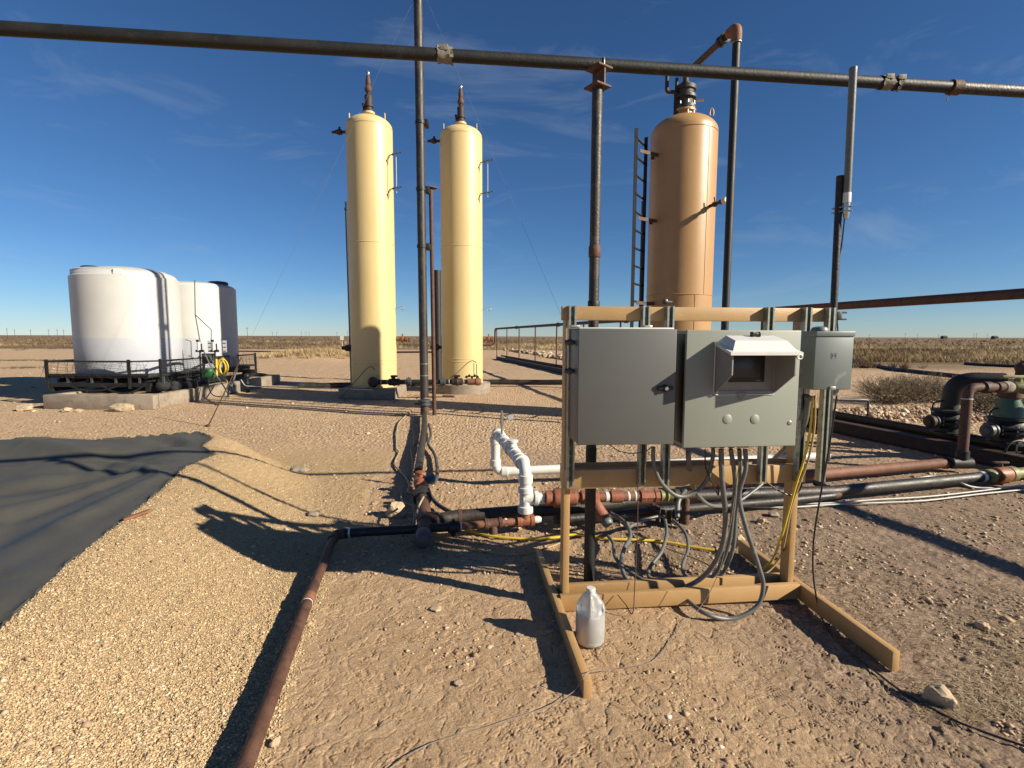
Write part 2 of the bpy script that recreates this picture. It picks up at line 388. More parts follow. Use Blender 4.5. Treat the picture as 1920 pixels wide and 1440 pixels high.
    b1 = noise(110, 7, .75)
    bp = n.new('ShaderNodeBump'); bp.inputs['Strength'].default_value = .75; bp.inputs['Distance'].default_value = .012; Lk(b1, bp.inputs['Height'])
    vd = n.new('ShaderNodeBump'); vd.inputs['Distance'].default_value = .008; vd.invert = True; Lk(vor.outputs['Distance'], vd.inputs['Height']); Lk(gm, vd.inputs['Strength']); Lk(bp.outputs['Normal'], vd.inputs['Normal'])
    v2 = n.new('ShaderNodeBump'); v2.inputs['Distance'].default_value = .03; v2.invert = True; Lk(vor2.outputs['Distance'], v2.inputs['Height']); Lk(pfm.outputs[0], v2.inputs['Strength']); Lk(vd.outputs['Normal'], v2.inputs['Normal'])
    cv = n.new('ShaderNodeTexVoronoi'); cv.feature = 'DISTANCE_TO_EDGE'; cv.inputs['Scale'].default_value = 3.2
    dn = n.new('ShaderNodeTexNoise'); dn.inputs['Scale'].default_value = 9; dn.inputs['Detail'].default_value = 4; Lk(geo.outputs['Position'], dn.inputs['Vector'])
    va = n.new('ShaderNodeVectorMath'); va.operation = 'MULTIPLY_ADD'; va.inputs[1].default_value = (.5, .5, .5); Lk(dn.outputs['Color'], va.inputs[0]); Lk(geo.outputs['Position'], va.inputs[2]); Lk(va.outputs[0], cv.inputs['Vector'])
    ck = n.new('ShaderNodeValToRGB'); ck.color_ramp.elements[0].position = .0; ck.color_ramp.elements[1].position = .03; Lk(cv.outputs['Distance'], ck.inputs['Fac'])
    v3 = n.new('ShaderNodeBump'); v3.inputs['Distance'].default_value = .010; Lk(ck.outputs['Color'], v3.inputs['Height']); Lk(v2.outputs['Normal'], v3.inputs['Normal'])
    cm = n.new('ShaderNodeMath'); cm.operation = 'MULTIPLY'; Lk(inv.outputs[0], cm.inputs[0]); Lk(ramp(noise(2.2), .50, .62, (0, 0, 0), (.7, .7, .7)), cm.inputs[1]); Lk(cm.outputs[0], v3.inputs['Strength'])
    Lk(v3.outputs['Normal'], b.inputs['Normal'])
    return m
m_ground = mat_ground()

def scrub_mask(x, y):
    # where bare pad gives way to weeds; nearer on the right-hand side
    lim = 60 - 34 * sstep(3, 16, x) - 22 * sstep(-6, 6, x) * sstep(8, 2, x) * 0 + 5 * (fbm(x, y, 9, 3, 4) - .5)
    lim = np.where(x > 3, lim, lim)
    return sstep(-2, 4, y - lim)
# trampled crust: a raster of short tread bars and boot prints, stamped in metres
TX0, TY0, TS = -1.45, 1.35, .003; TW_, TH_ = 1150, 760
TR_ = np.zeros((TH_, TW_)); tq = np.random.RandomState(77)
def stamp_bar(cx, cy, a, ln, wd, dep):
    hw = ln / 2 + wd * 2; i0 = int((cx - hw - TX0) / TS); i1 = int((cx + hw - TX0) / TS) + 1; j0 = int((cy - hw - TY0) / TS); j1 = int((cy + hw - TY0) / TS) + 1
    i0, j0 = max(i0, 0), max(j0, 0); i1, j1 = min(i1, TW_), min(j1, TH_)
    if i0 >= i1 or j0 >= j1: return
    gx, gy = np.meshgrid(TX0 + TS * np.arange(i0, i1) - cx, TY0 + TS * np.arange(j0, j1) - cy)
    u = np.abs(gx * math.cos(a) + gy * math.sin(a)) - ln / 2; v = np.abs(-gx * math.sin(a) + gy * math.cos(a)) - wd / 2
    m_ = np.clip(-u / .003, 0, 1) * np.clip(-v / .0025 + .4, 0, 1); sub = TR_[j0:j1, i0:i1]
    TR_[j0:j1, i0:i1] = sub * (1 - m_ * .6) + dep * m_
for _ in range(3600):
    cx, cy = tq.uniform(-1.4, 1.9), 1 / tq.uniform(1 / 3.5, 1 / 1.38); a = tq.uniform(0, 3.14); n_ = tq.randint(1, 5); pt = tq.uniform(.010, .017); ln = tq.uniform(.012, .036); dp = tq.uniform(-.0075, .005); b_ = tq.uniform(.5, 1.1) * tq.choice([-1, 0, 1])
    for k in range(n_): stamp_bar(cx - math.sin(a) * pt * k, cy + math.cos(a) * pt * k, a + b_ * (k % 2), ln, tq.uniform(.003, .006), dp)
def boot(fx, fy, a, dep):
    ca, sa = math.cos(a), math.sin(a); g = lambda u, v: (fx + u * ca - v * sa, fy + u * sa + v * ca)
    for u0 in np.arange(-.13, .14, .0155):
        hwd = .040 - .010 * abs(u0 / .14) ** 2 - (.010 if -.05 < u0 < -.01 else 0)
        for sg in (-1, 1):
            c_ = g(u0 + .006 * sg * 0, sg * hwd * .52); stamp_bar(c_[0], c_[1], a + 1.57 + sg * .5, hwd * .85, .007, dep)
        for sg in (-1, 1): c_ = g(u0, sg * (hwd + .002)); stamp_bar(c_[0], c_[1], a, .012, .004, -dep * .5)
for px, py, a in ((965, 1372, 2.5), (1035, 1398, 2.3), (820, 1310, 1.8), (1290, 1370, .6), (700, 1290, 2.0), (1440, 1300, .4)):
    g_ = G(px, py); boot(g_.x, g_.y, a, -.0022)
def tread(x, y):
    fx = (x - TX0) / TS; fy = (y - TY0) / TS; ok = (fx > 1) & (fx < TW_ - 2) & (fy > 1) & (fy < TH_ - 2)
    fx = np.clip(fx, 1, TW_ - 2.01); fy = np.clip(fy, 1, TH_ - 2.01); i = fx.astype(int); j = fy.astype(int); u = fx - i; v = fy - j
    z = (TR_[j, i] * (1 - u) + TR_[j, i + 1] * u) * (1 - v) + (TR_[j + 1, i] * (1 - u) + TR_[j + 1, i + 1] * u) * v
    return z * ok * 1.5
def ground_h(x, y):
    h = macro(x, y)
    nr = (y < 14) & (np.abs(x) < 11)
    xx = x[nr]; yy = y[nr]; fade = sstep(14, 5, yy)
    g = gravel_mask(xx, yy); d, hz = poly_dist(xx, yy)
    und = sstep(.0, .04, d)
    w1, _ = worley(xx, yy, .017, 1); w2, r2 = worley(xx, yy, .052, 2)
    grav = (1 - w1) * .006 + np.clip(.55 - w2, 0, 1) * .018 * (r2 > .6)
    wx = xx + (fbm(xx, yy, .12, 2, 8) - .5) * .09; wy = yy + (fbm(xx, yy, .12, 2, 9) - .5) * .09
    tram = sstep(4.2, 3.0, yy) * sstep(1.9, 1.2, xx); dirt = (fbm(wx, wy, .22, 2, 5) - .5) * .012 + (fbm(wx, wy, .035, 3, 10) - .5) * (.016 - .010 * tram) + (fbm(wx, wy, .07, 2, 0) - .5) * .006
    w3, r3 = worley(xx, yy, .075, 4)
    dirt = dirt + np.clip(.38 - w3, 0, 1) * .030 * (r3 > .86) * (1 - .7 * tram)
    # broken crust: low scalloped ridges
    rg = 1 - np.abs(fbm(wx, wy, .06, 2, 3) - .5) * 2
    dirt = dirt - np.clip(rg - .90, 0, 1) * .04
    dirt = dirt + tread(xx, yy) * (1 - .55 * sstep(.55, .75, fbm(xx, yy, .5, 3, 4)))
    hh = (grav * g + dirt * (1 - g)) * fade * und
    h[nr] = h[nr] + hh
    h[nr] = h[nr] - (.03 + .22 * sstep(-.02, -.25, d)) * (1 - sstep(-.05, .02, d)) * (d < 0.02)
    far = y > 14
    h[far] = h[far] + (fbm(x[far], y[far], .8, 3, 1) - .5) * .06
    return h
def axis_y():
    ys = [0.9]
    while ys[-1] < 14: ys.append(ys[-1] + (max(.0060, .0016 * ys[-1] ** 1.75) if ys[-1] > 3.3 or ys[-1] < 1.38 else .0036))
    while ys[-1] < 5000: ys.append(ys[-1] * 1.03)
    return np.array([-60, -20, -6, -2, -.5, .3, .7] + ys)
def axis_x():
    a = list(np.concatenate([np.arange(-3.6, -1.4, .012), np.arange(-1.4, 1.9, .0042), np.arange(1.9, 4.2, .012)])); l = a[0]; r_ = a[-1]; st = .0115; L_, R_ = [], []
    while l > -5000: st_ = max(.012, abs(l + 3.6) * .035 + .012); l -= st_; L_.append(l)
    while r_ < 5000: st_ = max(.012, abs(r_ - 4.2) * .035 + .012); r_ += st_; R_.append(r_)
    return np.array(L_[::-1] + a + R_)
gr = grid_mesh('ground', axis_x(), axis_y(), ground_h, m_ground,
               {'gravel': gravel_mask, 'scrub': scrub_mask,
                'right': lambda x, y: sstep(.5, 1.6, x + (fbm(x, y, .8, 3, 7) - .5) * 1.2 + (y - 3) * .3) * sstep(9, 6, y)})
tag(gr, kind='structure')

# scattered small stones: one mesh each kind of cover
def stones(name, pts, sizes, mat, seed, flat=.6, nv='oct'):
    q = np.random.RandomState(seed); n = len(pts)
    base = np.array([(1, 0, 0), (-1, 0, 0), (0, 1, 0), (0, -1, 0), (0, 0, 1), (0, 0, -1)], float)
    F = np.array([(0, 2, 4), (2, 1, 4), (1, 3, 4), (3, 0, 4), (2, 0, 5), (1, 2, 5), (3, 1, 5), (0, 3, 5)])
    V_ = base[None] * q.uniform(.6, 1.15, (n, 6, 1)) + q.uniform(-.28, .28, (n, 6, 3))
    V_[:, :, 2] *= flat; a = q.uniform(0, 6.28, n); ca, sa = np.cos(a), np.sin(a)
    x = V_[:, :, 0] * ca[:, None] - V_[:, :, 1] * sa[:, None]; y = V_[:, :, 0] * sa[:, None] + V_[:, :, 1] * ca[:, None]
    V_ = np.stack([x, y, V_[:, :, 2]], 2) * sizes[:, None, None] + pts[:, None, :]
    Fa = (F[None] + 6 * np.arange(n)[:, None, None]).reshape(-1, 3).astype(np.int32)
    me = bpy.data.meshes.new(name); me.vertices.add(n * 6); me.vertices.foreach_set('co', V_.ravel())
    me.loops.add(Fa.size); me.loops.foreach_set('vertex_index', Fa.ravel()); me.polygons.add(len(Fa))
    me.polygons.foreach_set('loop_start', np.arange(0, Fa.size, 3, dtype=np.int32)); me.update(); me.validate()
    at = me.attributes.new('tone', 'FLOAT', 'POINT'); at.data.foreach_set('value', np.repeat(q.rand(n), 6).astype(np.float32))
    me.materials.append(mat); o = bpy.data.objects.new(name, me); sc.collection.objects.link(o); return o
def tone_mat(name, stops, rough=.95, trans=False):
    m = bpy.data.materials.new(name); m.use_nodes = True; t = m.node_tree; n = t.nodes
    b = n['Principled BSDF']; b.inputs['Roughness'].default_value = rough; b.inputs['Specular IOR Level'].default_value = .2
    a = n.new('ShaderNodeAttribute'); a.attribute_name = 'tone'; r_ = n.new('ShaderNodeValToRGB')
    stops = [(p_, tuple(x * .80 for x in c_)) for p_, c_ in stops]
    e = r_.color_ramp.elements; e[0].position = stops[0][0]; e[0].color = (*stops[0][1], 1); e[1].position = stops[-1][0]; e[1].color = (*stops[-1][1], 1)
    for p_, c_ in stops[1:-1]: k = e.new(p_); k.color = (*c_, 1)
    t.links.new(a.outputs['Fac'], r_.inputs['Fac']); t.links.new(r_.outputs['Color'], b.inputs['Base Color']); return m
m_grav = tone_mat('gravel_grains', [(0, (.33, .25, .16)), (.3, (.50, .355, .20)), (.6, (.61, .435, .245)), (.9, (.71, .54, .34)), (1, (.78, .68, .50))])
m_stone = tone_mat('loose_stones', [(0, (.28, .18, .11)), (.5, (.48, .34, .22)), (.85, (.60, .46, .32)), (1, (.74, .64, .50))])

def scatter(n, ylo, yhi, xl, xr, seed, keep, power=2.0):
    q = np.random.RandomState(seed)
    if power == 2.0: y = 1 / q.uniform(1 / yhi, 1 / ylo, n)
    else: y = q.uniform(ylo, yhi, n)
    x = q.uniform(xl, xr, n) * y
    k = keep(x, y, q); return x[k], y[k], q
x, y, q = scatter(180000, 1.45, 7.5, -1.15, .1, 11, lambda x, y, q: (q.rand(len(x)) < gravel_mask(x, y)) & (poly_dist(x, y)[0] > .0))
s = np.clip(q.gamma(2.2, .0011, len(x)) + .0024, 0, .0115)
z = ground_h(x, y)
tag(stones('gravel', np.stack([x, y, z + s * .15], 1), s, m_grav, 5), 'loose yellow gravel covering the berm left of the rusty pipe', 'gravel', kind='stuff')
x, y, q = scatter(36000, 1.45, 26, -1.1, 1.15, 12, lambda x, y, q: (q.rand(len(x)) > gravel_mask(x, y) * .8) & (poly_dist(x, y)[0] > .02) & (fbm(x, y, .7, 3, 1) + .25 * q.rand(len(x)) > np.where((x > -1.1) & (x < 2.0) & (y < 3.3), .90, .60)))
s = (q.gamma(2.2, .0022, len(x)) + .003) * (1 + .16 * y)
z = ground_h(x, y)
tag(stones('pebbles', np.stack([x, y, z + s * .1], 1), s, m_stone, 6, .5), 'small pale stones scattered over the bare dirt pad', 'pebbles', kind='stuff')

# straw lying on the dirt at the right
def blades(name, pts, dirs, L_, W_, mat, tones):
    n = len(pts); side = np.stack([-dirs[:, 1], dirs[:, 0], np.zeros(n)], 1); side /= np.linalg.norm(side, axis=1)[:, None] + 1e-9
    V_ = np.stack([pts - side * W_[:, None], pts + side * W_[:, None], pts + dirs * L_[:, None]], 1)
    me = bpy.data.meshes.new(name); me.vertices.add(n * 3); me.vertices.foreach_set('co', V_.ravel())
    me.loops.add(n * 3); me.loops.foreach_set('vertex_index', np.arange(n * 3, dtype=np.int32)); me.polygons.add(n)
    me.polygons.foreach_set('loop_start', np.arange(0, n * 3, 3, dtype=np.int32)); me.update()
    at = me.attributes.new('tone', 'FLOAT', 'POINT'); at.data.foreach_set('value', np.repeat(tones, 3).astype(np.float32))
    me.materials.append(mat); o = bpy.data.objects.new(name, me); sc.collection.objects.link(o); return o
m_straw = tone_mat('straw', [(0, (.20, .13, .075)), (.6, (.40, .29, .17)), (1, (.60, .50, .34))])
x, y, q = scatter(34000, 2.0, 9, .1, 1.1, 21, lambda x, y, q: (x > .5) & ((x > 1.75) | (y > 3.15)) & (fbm(x, y, .5, 3, 2) + .3 * q.rand(len(x)) > .63))
n = len(x); a = q.uniform(0, 6.28, n); z = ground_h(x, y) + .006
tag(blades('straw', np.stack([x, y, z], 1), np.stack([np.cos(a), np.sin(a), q.uniform(-.03, .18, n)], 1), q.uniform(.02, .085, n), q.uniform(.0009, .0022, n), m_straw, q.rand(n)),
    'broken dry straw strewn over the dirt right of the control frame', 'straw', kind='stuff')

# ------------------------------------------------------------------ dry grass and scrub beyond the pad
m_grass = tone_mat('dry_grass', [(0, (.13, .09, .055)), (.35, (.27, .18, .10)), (.7, (.50, .36, .185)), (1, (.68, .53, .30))])
def tufts(name, x, y, hgt, per, seed, tones, mat):
    q = np.random.RandomState(seed); n = len(x); z = macro(x, y)
    X = np.repeat(x, per); Y = np.repeat(y, per); Z = np.repeat(z, per); Hh = np.repeat(hgt, per); T = np.repeat(tones, per); N = n * per
    a = q.uniform(0, 6.28, N); r_ = q.uniform(0, .42, N) * Hh
    pts = np.stack([X + np.cos(a) * r_, Y + np.sin(a) * r_, Z], 1)
    lean = q.uniform(.1, 1.1, N); d = np.stack([np.cos(a) * lean, np.sin(a) * lean, np.ones(N)], 1)
    return blades(name, pts, d, Hh * q.uniform(.45, 1.0, N), Hh * q.uniform(.012, .035, N) * (1 + Y / 90), mat, np.clip(T + q.uniform(-.2, .2, N), 0, 1))
def kg(x, y, q):
    return (scrub_mask(x, y) > .5) & (fbm(x * .6, y * 1.2, 7, 3, 3) + .2 * q.rand(len(x)) > .56)
x, y, q = scatter(30000, 24, 420, -1.1, 1.15, 31, kg)
tn = np.where(x > 2, .66, .34) + (fbm(x * .35, y, 7, 3, 5) - .5) * 1.9 - .55 * sstep(35, 26, y) - .25 * sstep(60, 150, y)
tg = tufts('dry_grass', x, y, q.uniform(.18, .55, len(x)) * (1 + y / 400), 18, 32, np.clip(tn, 0, 1), m_grass)
tag(tg, 'dry golden and brown grass and brush reaching to the horizon', 'dry grass', kind='stuff')
x = np.random.RandomState(8).normal(-12.5, 2.6, 700); y = np.random.RandomState(9).normal(33, 1.2, 700); k = macro(x, y) > .2; x = x[k]; y = y[k]
tag(tufts('tangled_weeds', x, y, np.full(len(x), .38), 12, 33, np.random.RandomState(4).uniform(.5, 1, len(x)), m_grass), 'tangle of pale dead weeds on the low bank right of the white tanks', 'weeds', kind='stuff')

m_twig = tone_mat('twigs', [(0, (.10, .072, .045)), (.6, (.20, .145, .085)), (1, (.34, .27, .16))])
def shrub(loc, wd, ht, n, seed, label, group=None, leafy=0):
    q = random.Random(seed); b = MB(); t = thing('desert_shrub', label, 'shrub', loc, group); lv = MB()
    def grow(p, d, L_, r, dep):
        e = p + d * L_; b.tube([p, p + d * L_ * .5 + Vector((q.uniform(-.02, .02), q.uniform(-.02, .02), 0)), e], [r, r * .8, r * .6], 3, False)
        if dep == 0:
            for _ in range(leafy):
                c = p + d * L_ * q.uniform(.2, 1); u = Vector((q.uniform(-1, 1), q.uniform(-1, 1), q.uniform(-.3, 1))).normalized() * .022; v_ = u.orthogonal().normalized() * .007
                lv.add([c, c + u * .5 + v_, c + u, c + u * .5 - v_], [(0, 1, 2, 3)])
            return
        for _ in range(3 if dep > 1 else 2):
            nd = (d + Vector((q.uniform(-1, 1), q.uniform(-1, 1), q.uniform(-.4, .6)))).normalized(); grow(p + d * L_ * q.uniform(.5, 1), nd, L_ * q.uniform(.55, .85), r * .62, dep - 1)
    for _ in range(n):
        a = q.uniform(0, 6.28); d = Vector((math.cos(a) * wd, math.sin(a) * wd, ht * q.uniform(.5, 1.2))).normalized()
        p = Vector(loc) + Vector((q.uniform(-.3, .3) * wd, q.uniform(-.3, .3) * wd, 0)); grow(p, d, ht * .42, .006 + ht * .003, 3)
    b.build('branches', m_wood, t, False)
    if lv.v: lv.build('leaves', m_leaf, t, False)
m_leaf = M('olive_leaf', (.085, .085, .035), (.15, .13, .06), 9, .8)
for (px, py, wd, ht, n, lb) in ((1668, 756, 1.1, .95, 70, 'sparse grey twiggy shrub behind the rubble bank, nearest the grey boxes'),
                           (1745, 752, 1.1, 1.0, 70, 'dense brown twiggy shrub behind the black elbow of the first valve'),
                           (1850, 775, 1.2, .9, 70, 'olive twiggy shrub between the rusty riser and the green valve neck'),
                           (1905, 745, 1.1, .8, 70, 'low brown shrub at the right edge beyond the green valve neck')):
    p = GG(px, py); shrub(p, wd, ht, n, int(px), lb, 'shrubs behind the valve manifold', 4 if px > 1800 else 2)
q = random.Random(5)
for k, (px, py, hh) in enumerate(((1780, 672, 1.1), (1700, 668, .9), (1650, 660, .8), (1890, 664, 1.0), (1835, 655, 1.1), (40, 657, .9), (95, 655, .8), (530, 651, .9), (600, 652, .8), (778, 652, .9), (1000, 655, 1.0), (1020, 648, 1.1), (932, 640, 1.6))):
    p = GG(px, py); lbs = ('desert bush in the grass straight above the first valve elbow', 'desert bush in the grass above the twiggy shrub nearest the boxes', 'desert bush in the grass just right of the breaker box', 'desert bush in the grass at the far right edge', 'farthest desert bush in the right-hand grass', 'desert bush behind the pad at the far left edge', 'desert bush just left of the nearest white tank', 'desert bush midway between white tanks and left vessel', 'desert bush nearer the marker sign left of the left vessel', 'desert bush seen between riser and left vessel', 'desert bush seen between the second and third rack posts', 'farther desert bush beyond the last rack posts', 'taller desert bush beside the bent end of the rack pipe')
    shrub(p, 1.3, hh, 22, 50 + k, 'brown ' + lbs[k], 'desert bushes beyond the pad', 3)
# low green weeds on the pad at the left
for px, py, lb in ((98, 676, 'small green weed patch behind the left end of the skid rail'), (30, 676, 'flat olive weed patch far left on the bare pad'), (44, 690, 'second olive weed patch on the pad, in front of the flat one')):
    p = GG(px, py); qq = np.random.RandomState(px); nn = 160
    o = tufts('weed_patch', p.x + qq.normal(0, .55, nn), p.y + qq.normal(0, .35, nn), np.full(nn, .10), 10, px, np.full(nn, .1), m_grass)
    o.data.materials.clear(); o.data.materials.append(m_leaf); tag(o, lb, 'weeds', kind='stuff')

# ------------------------------------------------------------------ rocks
def rock(px, py, wpx, label, hk=.7, mat=None, name='rock', seed=None, el=1.0):
    p = GG(px, py); rr = wpx / 960 * p.y / 2; q = random.Random(seed or px); b = bmesh.new(); bmesh.ops.create_icosphere(b, subdivisions=4, radius=1)
    pl = [Vector((q.gauss(0, 1), q.gauss(0, 1), q.gauss(0, .8))).normalized() for _ in range(16)]; dd = [q.uniform(.6, .9) for _ in pl]
    for v in b.verts:
        for n_, d_ in zip(pl, dd):
            e = v.co.dot(n_) - d_
            if e > 0: v.co -= n_ * e * .9
        v.co *= 1 + .16 * mnoise.noise(v.co * 2.3 + Vector((px * .1, py * .1, 0))) + .07 * mnoise.noise(v.co * 6 + Vector((px * .1, 0, 0)))
        v.co = Vector((v.co.x * rr, v.co.y * rr * el, v.co.z * rr * hk)) + p + Vector((0, 0, rr * hk * .55))
    o = MB().bm(b).build(name, mat or m_rock, None, True, 28); tag(o, label, 'rock'); return o
rock(1762, 1318, 58, 'large pale rounded rock beyond the tip of the right frame foot', .8)
rock(1843, 1178, 30, 'brown half-buried rock right of the frame, above the large pale one', .6, m_stone2 if False else None)
rock(743, 968, 44, 'big pale sandy rock left of the black tee at the riser pipe', .85)
rock(516, 1396, 24, 'smooth grey-tan rock just right of the lower rusty pipe', .7)
rock(560, 885, 34, 'flat dark stone resting on the gravel slope', .4, m_conc)
rock(590, 968, 26, 'dark rounded clod lying in the shadow band on the gravel', .6, m_conc)
rock(387, 997, 11, 'tiny white pebble at the left tip of the big panel shadow', .9)
rock(1387, 1022, 22, 'whitish block of rock at the back end of the right frame foot', 1.3, m_rock)
rock(1427, 980, 18, 'pale oval stone behind the frame, between the conduits', .8)
rock(1450, 968, 22, 'greenish grey stone beside the pale oval stone', .6, m_conc)
rock(1290, 1000, 12, 'small pale stone behind the hanging conduits', .9)
rock(1362, 1010, 14, 'small pale chip beside the whitish block', .7)
rock(46, 770, 30, 'white stone at the left end of the concrete curb', .6)
rock(125, 772, 22, 'pale flat stone at the foot of the concrete curb', .5)
rock(150, 772, 16, 'smaller pale stone at the foot of the concrete curb', .5)
rock(230, 771, 50, 'long pale slab of rock leaning at the concrete curb corner', .4, None, 'rock', 3, .5)
rock(605, 1058, 14, 'small pale stone beside the joint of the rusty pipe', .8)
rock(1215, 1262, 10, 'little pale stone on the dirt in front of the frame', .7)
rock(860, 1282, 22, 'flat pale stone on the trampled dirt left of the jug', .3)
rock(818, 1142, 26, 'pale flake of stone on the dirt near the panel shadow', .25)
rock(975, 1190, 22, 'pale flake of stone just left of the jug', .3)
q = np.random.RandomState(2); n = 5200
x = q.normal(7.9, 1.4, n); y = q.normal(10.3, .30, n); z = macro(x, y)
tag(stones('rubble_bank', np.stack([x, y, z + .02], 1), q.gamma(2, .011, n) + .012, m_stone, 9, .8), 'bank of broken pale rubble behind the rusty ground beams', 'rubble', kind='stuff')
n = 700; k_ = q.uniform(0, 1, n); x = .3 + 3.9 * k_ + q.normal(0, .3, n); y = 56 - 22 * k_ + q.normal(0, .8, n)
tag(stones('rubble_row', np.stack([x, y, macro(x, y) + .08], 1), q.uniform(.08, .34, n), m_stone, 10, .8), 'row of rubble behind the pipe rack', 'rubble', kind='stuff')

# ------------------------------------------------------------------ black liner
def liner():
    xs0, xs1 = poly[:, 0].min(), poly[:, 0].max(); ys0, ys1 = poly[:, 1].min(), poly[:, 1].max()
    b = bmesh.new(); vs = [b.verts.new((p.x, p.y, 0)) for p in LP]
    # finer edge
    f = b.faces.new(vs)
    me = bpy.data.meshes.new('tmp'); 
    st = .045; nx = int((xs1 - xs0) / st) + 2; ny = int((ys1 - ys0) / st) + 2
    for i in range(1, nx): bmesh.ops.bisect_plane(b, geom=b.verts[:] + b.edges[:] + b.faces[:], plane_co=(xs0 + i * st, 0, 0), plane_no=(1, 0, 0))
    for i in range(1, ny): bmesh.ops.bisect_plane(b, geom=b.verts[:] + b.edges[:] + b.faces[:], plane_co=(0, ys0 + i * st, 0), plane_no=(0, 1, 0))
    b.verts.ensure_lookup_table(); x = np.array([v.co.x for v in b.verts]); y = np.array([v.co.y for v in b.verts])
    d, hz = poly_dist(x, y); z = macro(x, y)
    c = LP[9]; dx = x - c.x; dy = y - c.y; ang = np.arctan2(dy, dx); rr = np.hypot(dx, dy)
    fold = (.020 * np.sin(ang * 11 + .6 * np.sin(rr * 1.3)) + .012 * np.sin(ang * 23 + 1)) * sstep(.1, 1.0, rr) * sstep(4.5, 1.5, rr)
    fold2 = .030 * np.exp(-((dy + .50 * dx + .75 + .12 * np.sin(dx * 1.7)) / .06) ** 2)
    fold3 = .022 * np.exp(-((y - 2.72 - .10 * np.sin(x * 1.6)) / .03) ** 2) + .012 * np.exp(-((y - 5.3 - .05 * x + .04 * np.sin(x * 3)) / .05) ** 2)
    wr = (fbm(x, y, .5, 3, 3) - .5) * .035 + (fbm(x * .6, y * 1.8, .16, 2, 5) - .5) * .008
    rd = 1 - np.abs(fbm(x * .7 + y * .3, y * 1.3, .42, 2, 7) - .5) * 2; wr = wr + np.clip(rd - .86, 0, 1) * .09
    z = z + .012 + (fold + fold2 + fold3 + wr) * sstep(0, .3, -d)
    for v, zz in zip(b.verts, z): v.co.z = zz
    # thickness at the rim: a turned-down hem
    e = [ed for ed in b.edges if ed.is_boundary]; r_ = bmesh.ops.extrude_edge_only(b, edges=e)
    for v in r_['geom']:
        if isinstance(v, bmesh.types.BMVert): v.co.z -= .03
    m = MB().bm(b); o = m.build('pond_liner', m_liner, None, True, 60); return tag(o, 'wrinkled black plastic liner draped over the gravel berm at left', 'liner')
liner()
o = MB().box(GG(256, 966, .02), (.17, .035, .02), (Vector((.55, .83, .12)).normalized(), Vector((-.83, .55, 0)).normalized(), Vector((0, 0, 1))), .004).build('wood_scrap', m_rustb); tag(o, 'thin reddish board scrap tucked at the liner edge', 'board')

# ------------------------------------------------------------------ pipes
def pipe(name, label, cat, pts, r, mat, fil=0, n=14, group=None, sp=False):
    if sp: pts = spline(pts)
    elif fil: pts = fillet(pts, fil)
    return tag(MB().tube(pts, r, n).build(name, mat), label, cat, group)
def collar(p, d, r, L_, mat, parent, name='coupling', n=18):
    d = Vector(d).normalized(); p = Vector(p); b = MB()
    b.lathe([(r * .94, -L_ / 2), (r, -L_ / 2 + .003), (r, L_ / 2 - .003), (r * .94, L_ / 2)], p, d, n); return b.build(name, mat, parent)

# overhead black pipe
o0 = P(-700, -40, 2.30); a0 = P(0, 53, 2.79); a1 = P(1117, 121, 3.24); a2 = P(1920, 172, 3.53)
axd = (a2 - a0).normalized(); zline = lambda p, t: p + axd * t
a2e = a2 + (a2 - a1).normalized() * 3.0; aL = a0 - (a1 - a0).normalized() * 3.0
brk = P(1790, 164, 3.48)
t = thing('overhead_pipe', 'long black overhead pipe crossing the whole top of the view', 'pipe', a1)
MB().tube([aL, a0, a1, brk], .0355, 20).build('pipe_run', m_black, t)
MB().tube([brk, a2, a2e], .036, 20).build('pipe_run', m_blackp, t)
collar(brk, a2 - a1, .045, .07, m_rust, t)
MB().tube([brk + Vector((-.02, 0, -.04)), brk + Vector((-.05, -.01, -.065)), brk + Vector((-.05, -.01, -.09))], .004, 6).build('rag_tie', m_tape, t)
FN_ = Vector((0, -1, .3)).normalized()
def wrap(px, ln, sd_, amp=.005):
    sa, sb = (a0, a1) if px < 1117 else (a1, brk); k = 0.5; lo_k, hi_k = 0, 1
    for _ in range(30):
        k = (lo_k + hi_k) / 2; q0 = C3.transposed() @ (sa.lerp(sb, k) - CO)
        if 960 + 960 * q0.x / -q0.z < px: lo_k = k
        else: hi_k = k
    p = sa.lerp(sb, k); d = (sb - sa).normalized(); q = random.Random(sd_); b = MB(); a, c = basis(d); n = 22; rows = 7; vs = []
    for i in range(rows):
        for k in range(n):
            t_ = 2 * math.pi * k / n; r_ = .0385 + q.uniform(0, amp) + (.008 if (i in (0, rows - 1) and q.random() < .25) else 0)
            vs.append(p + d * ((i / (rows - 1) - .5) * ln + q.uniform(-.006, .006)) + (a * math.cos(t_) + c * math.sin(t_)) * r_)
    fs = [(i * n + k, i * n + (k + 1) % n, (i + 1) * n + (k + 1) % n, (i + 1) * n + k) for i in range(rows - 1) for k in range(n)]
    b.add(vs, fs); b.box(p + FN_ * .045 + Vector((0, 0, .01)), (.05, .006, .03), None, .002)
    return b.build('tape_wrap', m_tape, t, True, 25)
wrap(834, .085, 1, .008)
wrap(1660, .07, 2); wrap(1682, .03, 3)

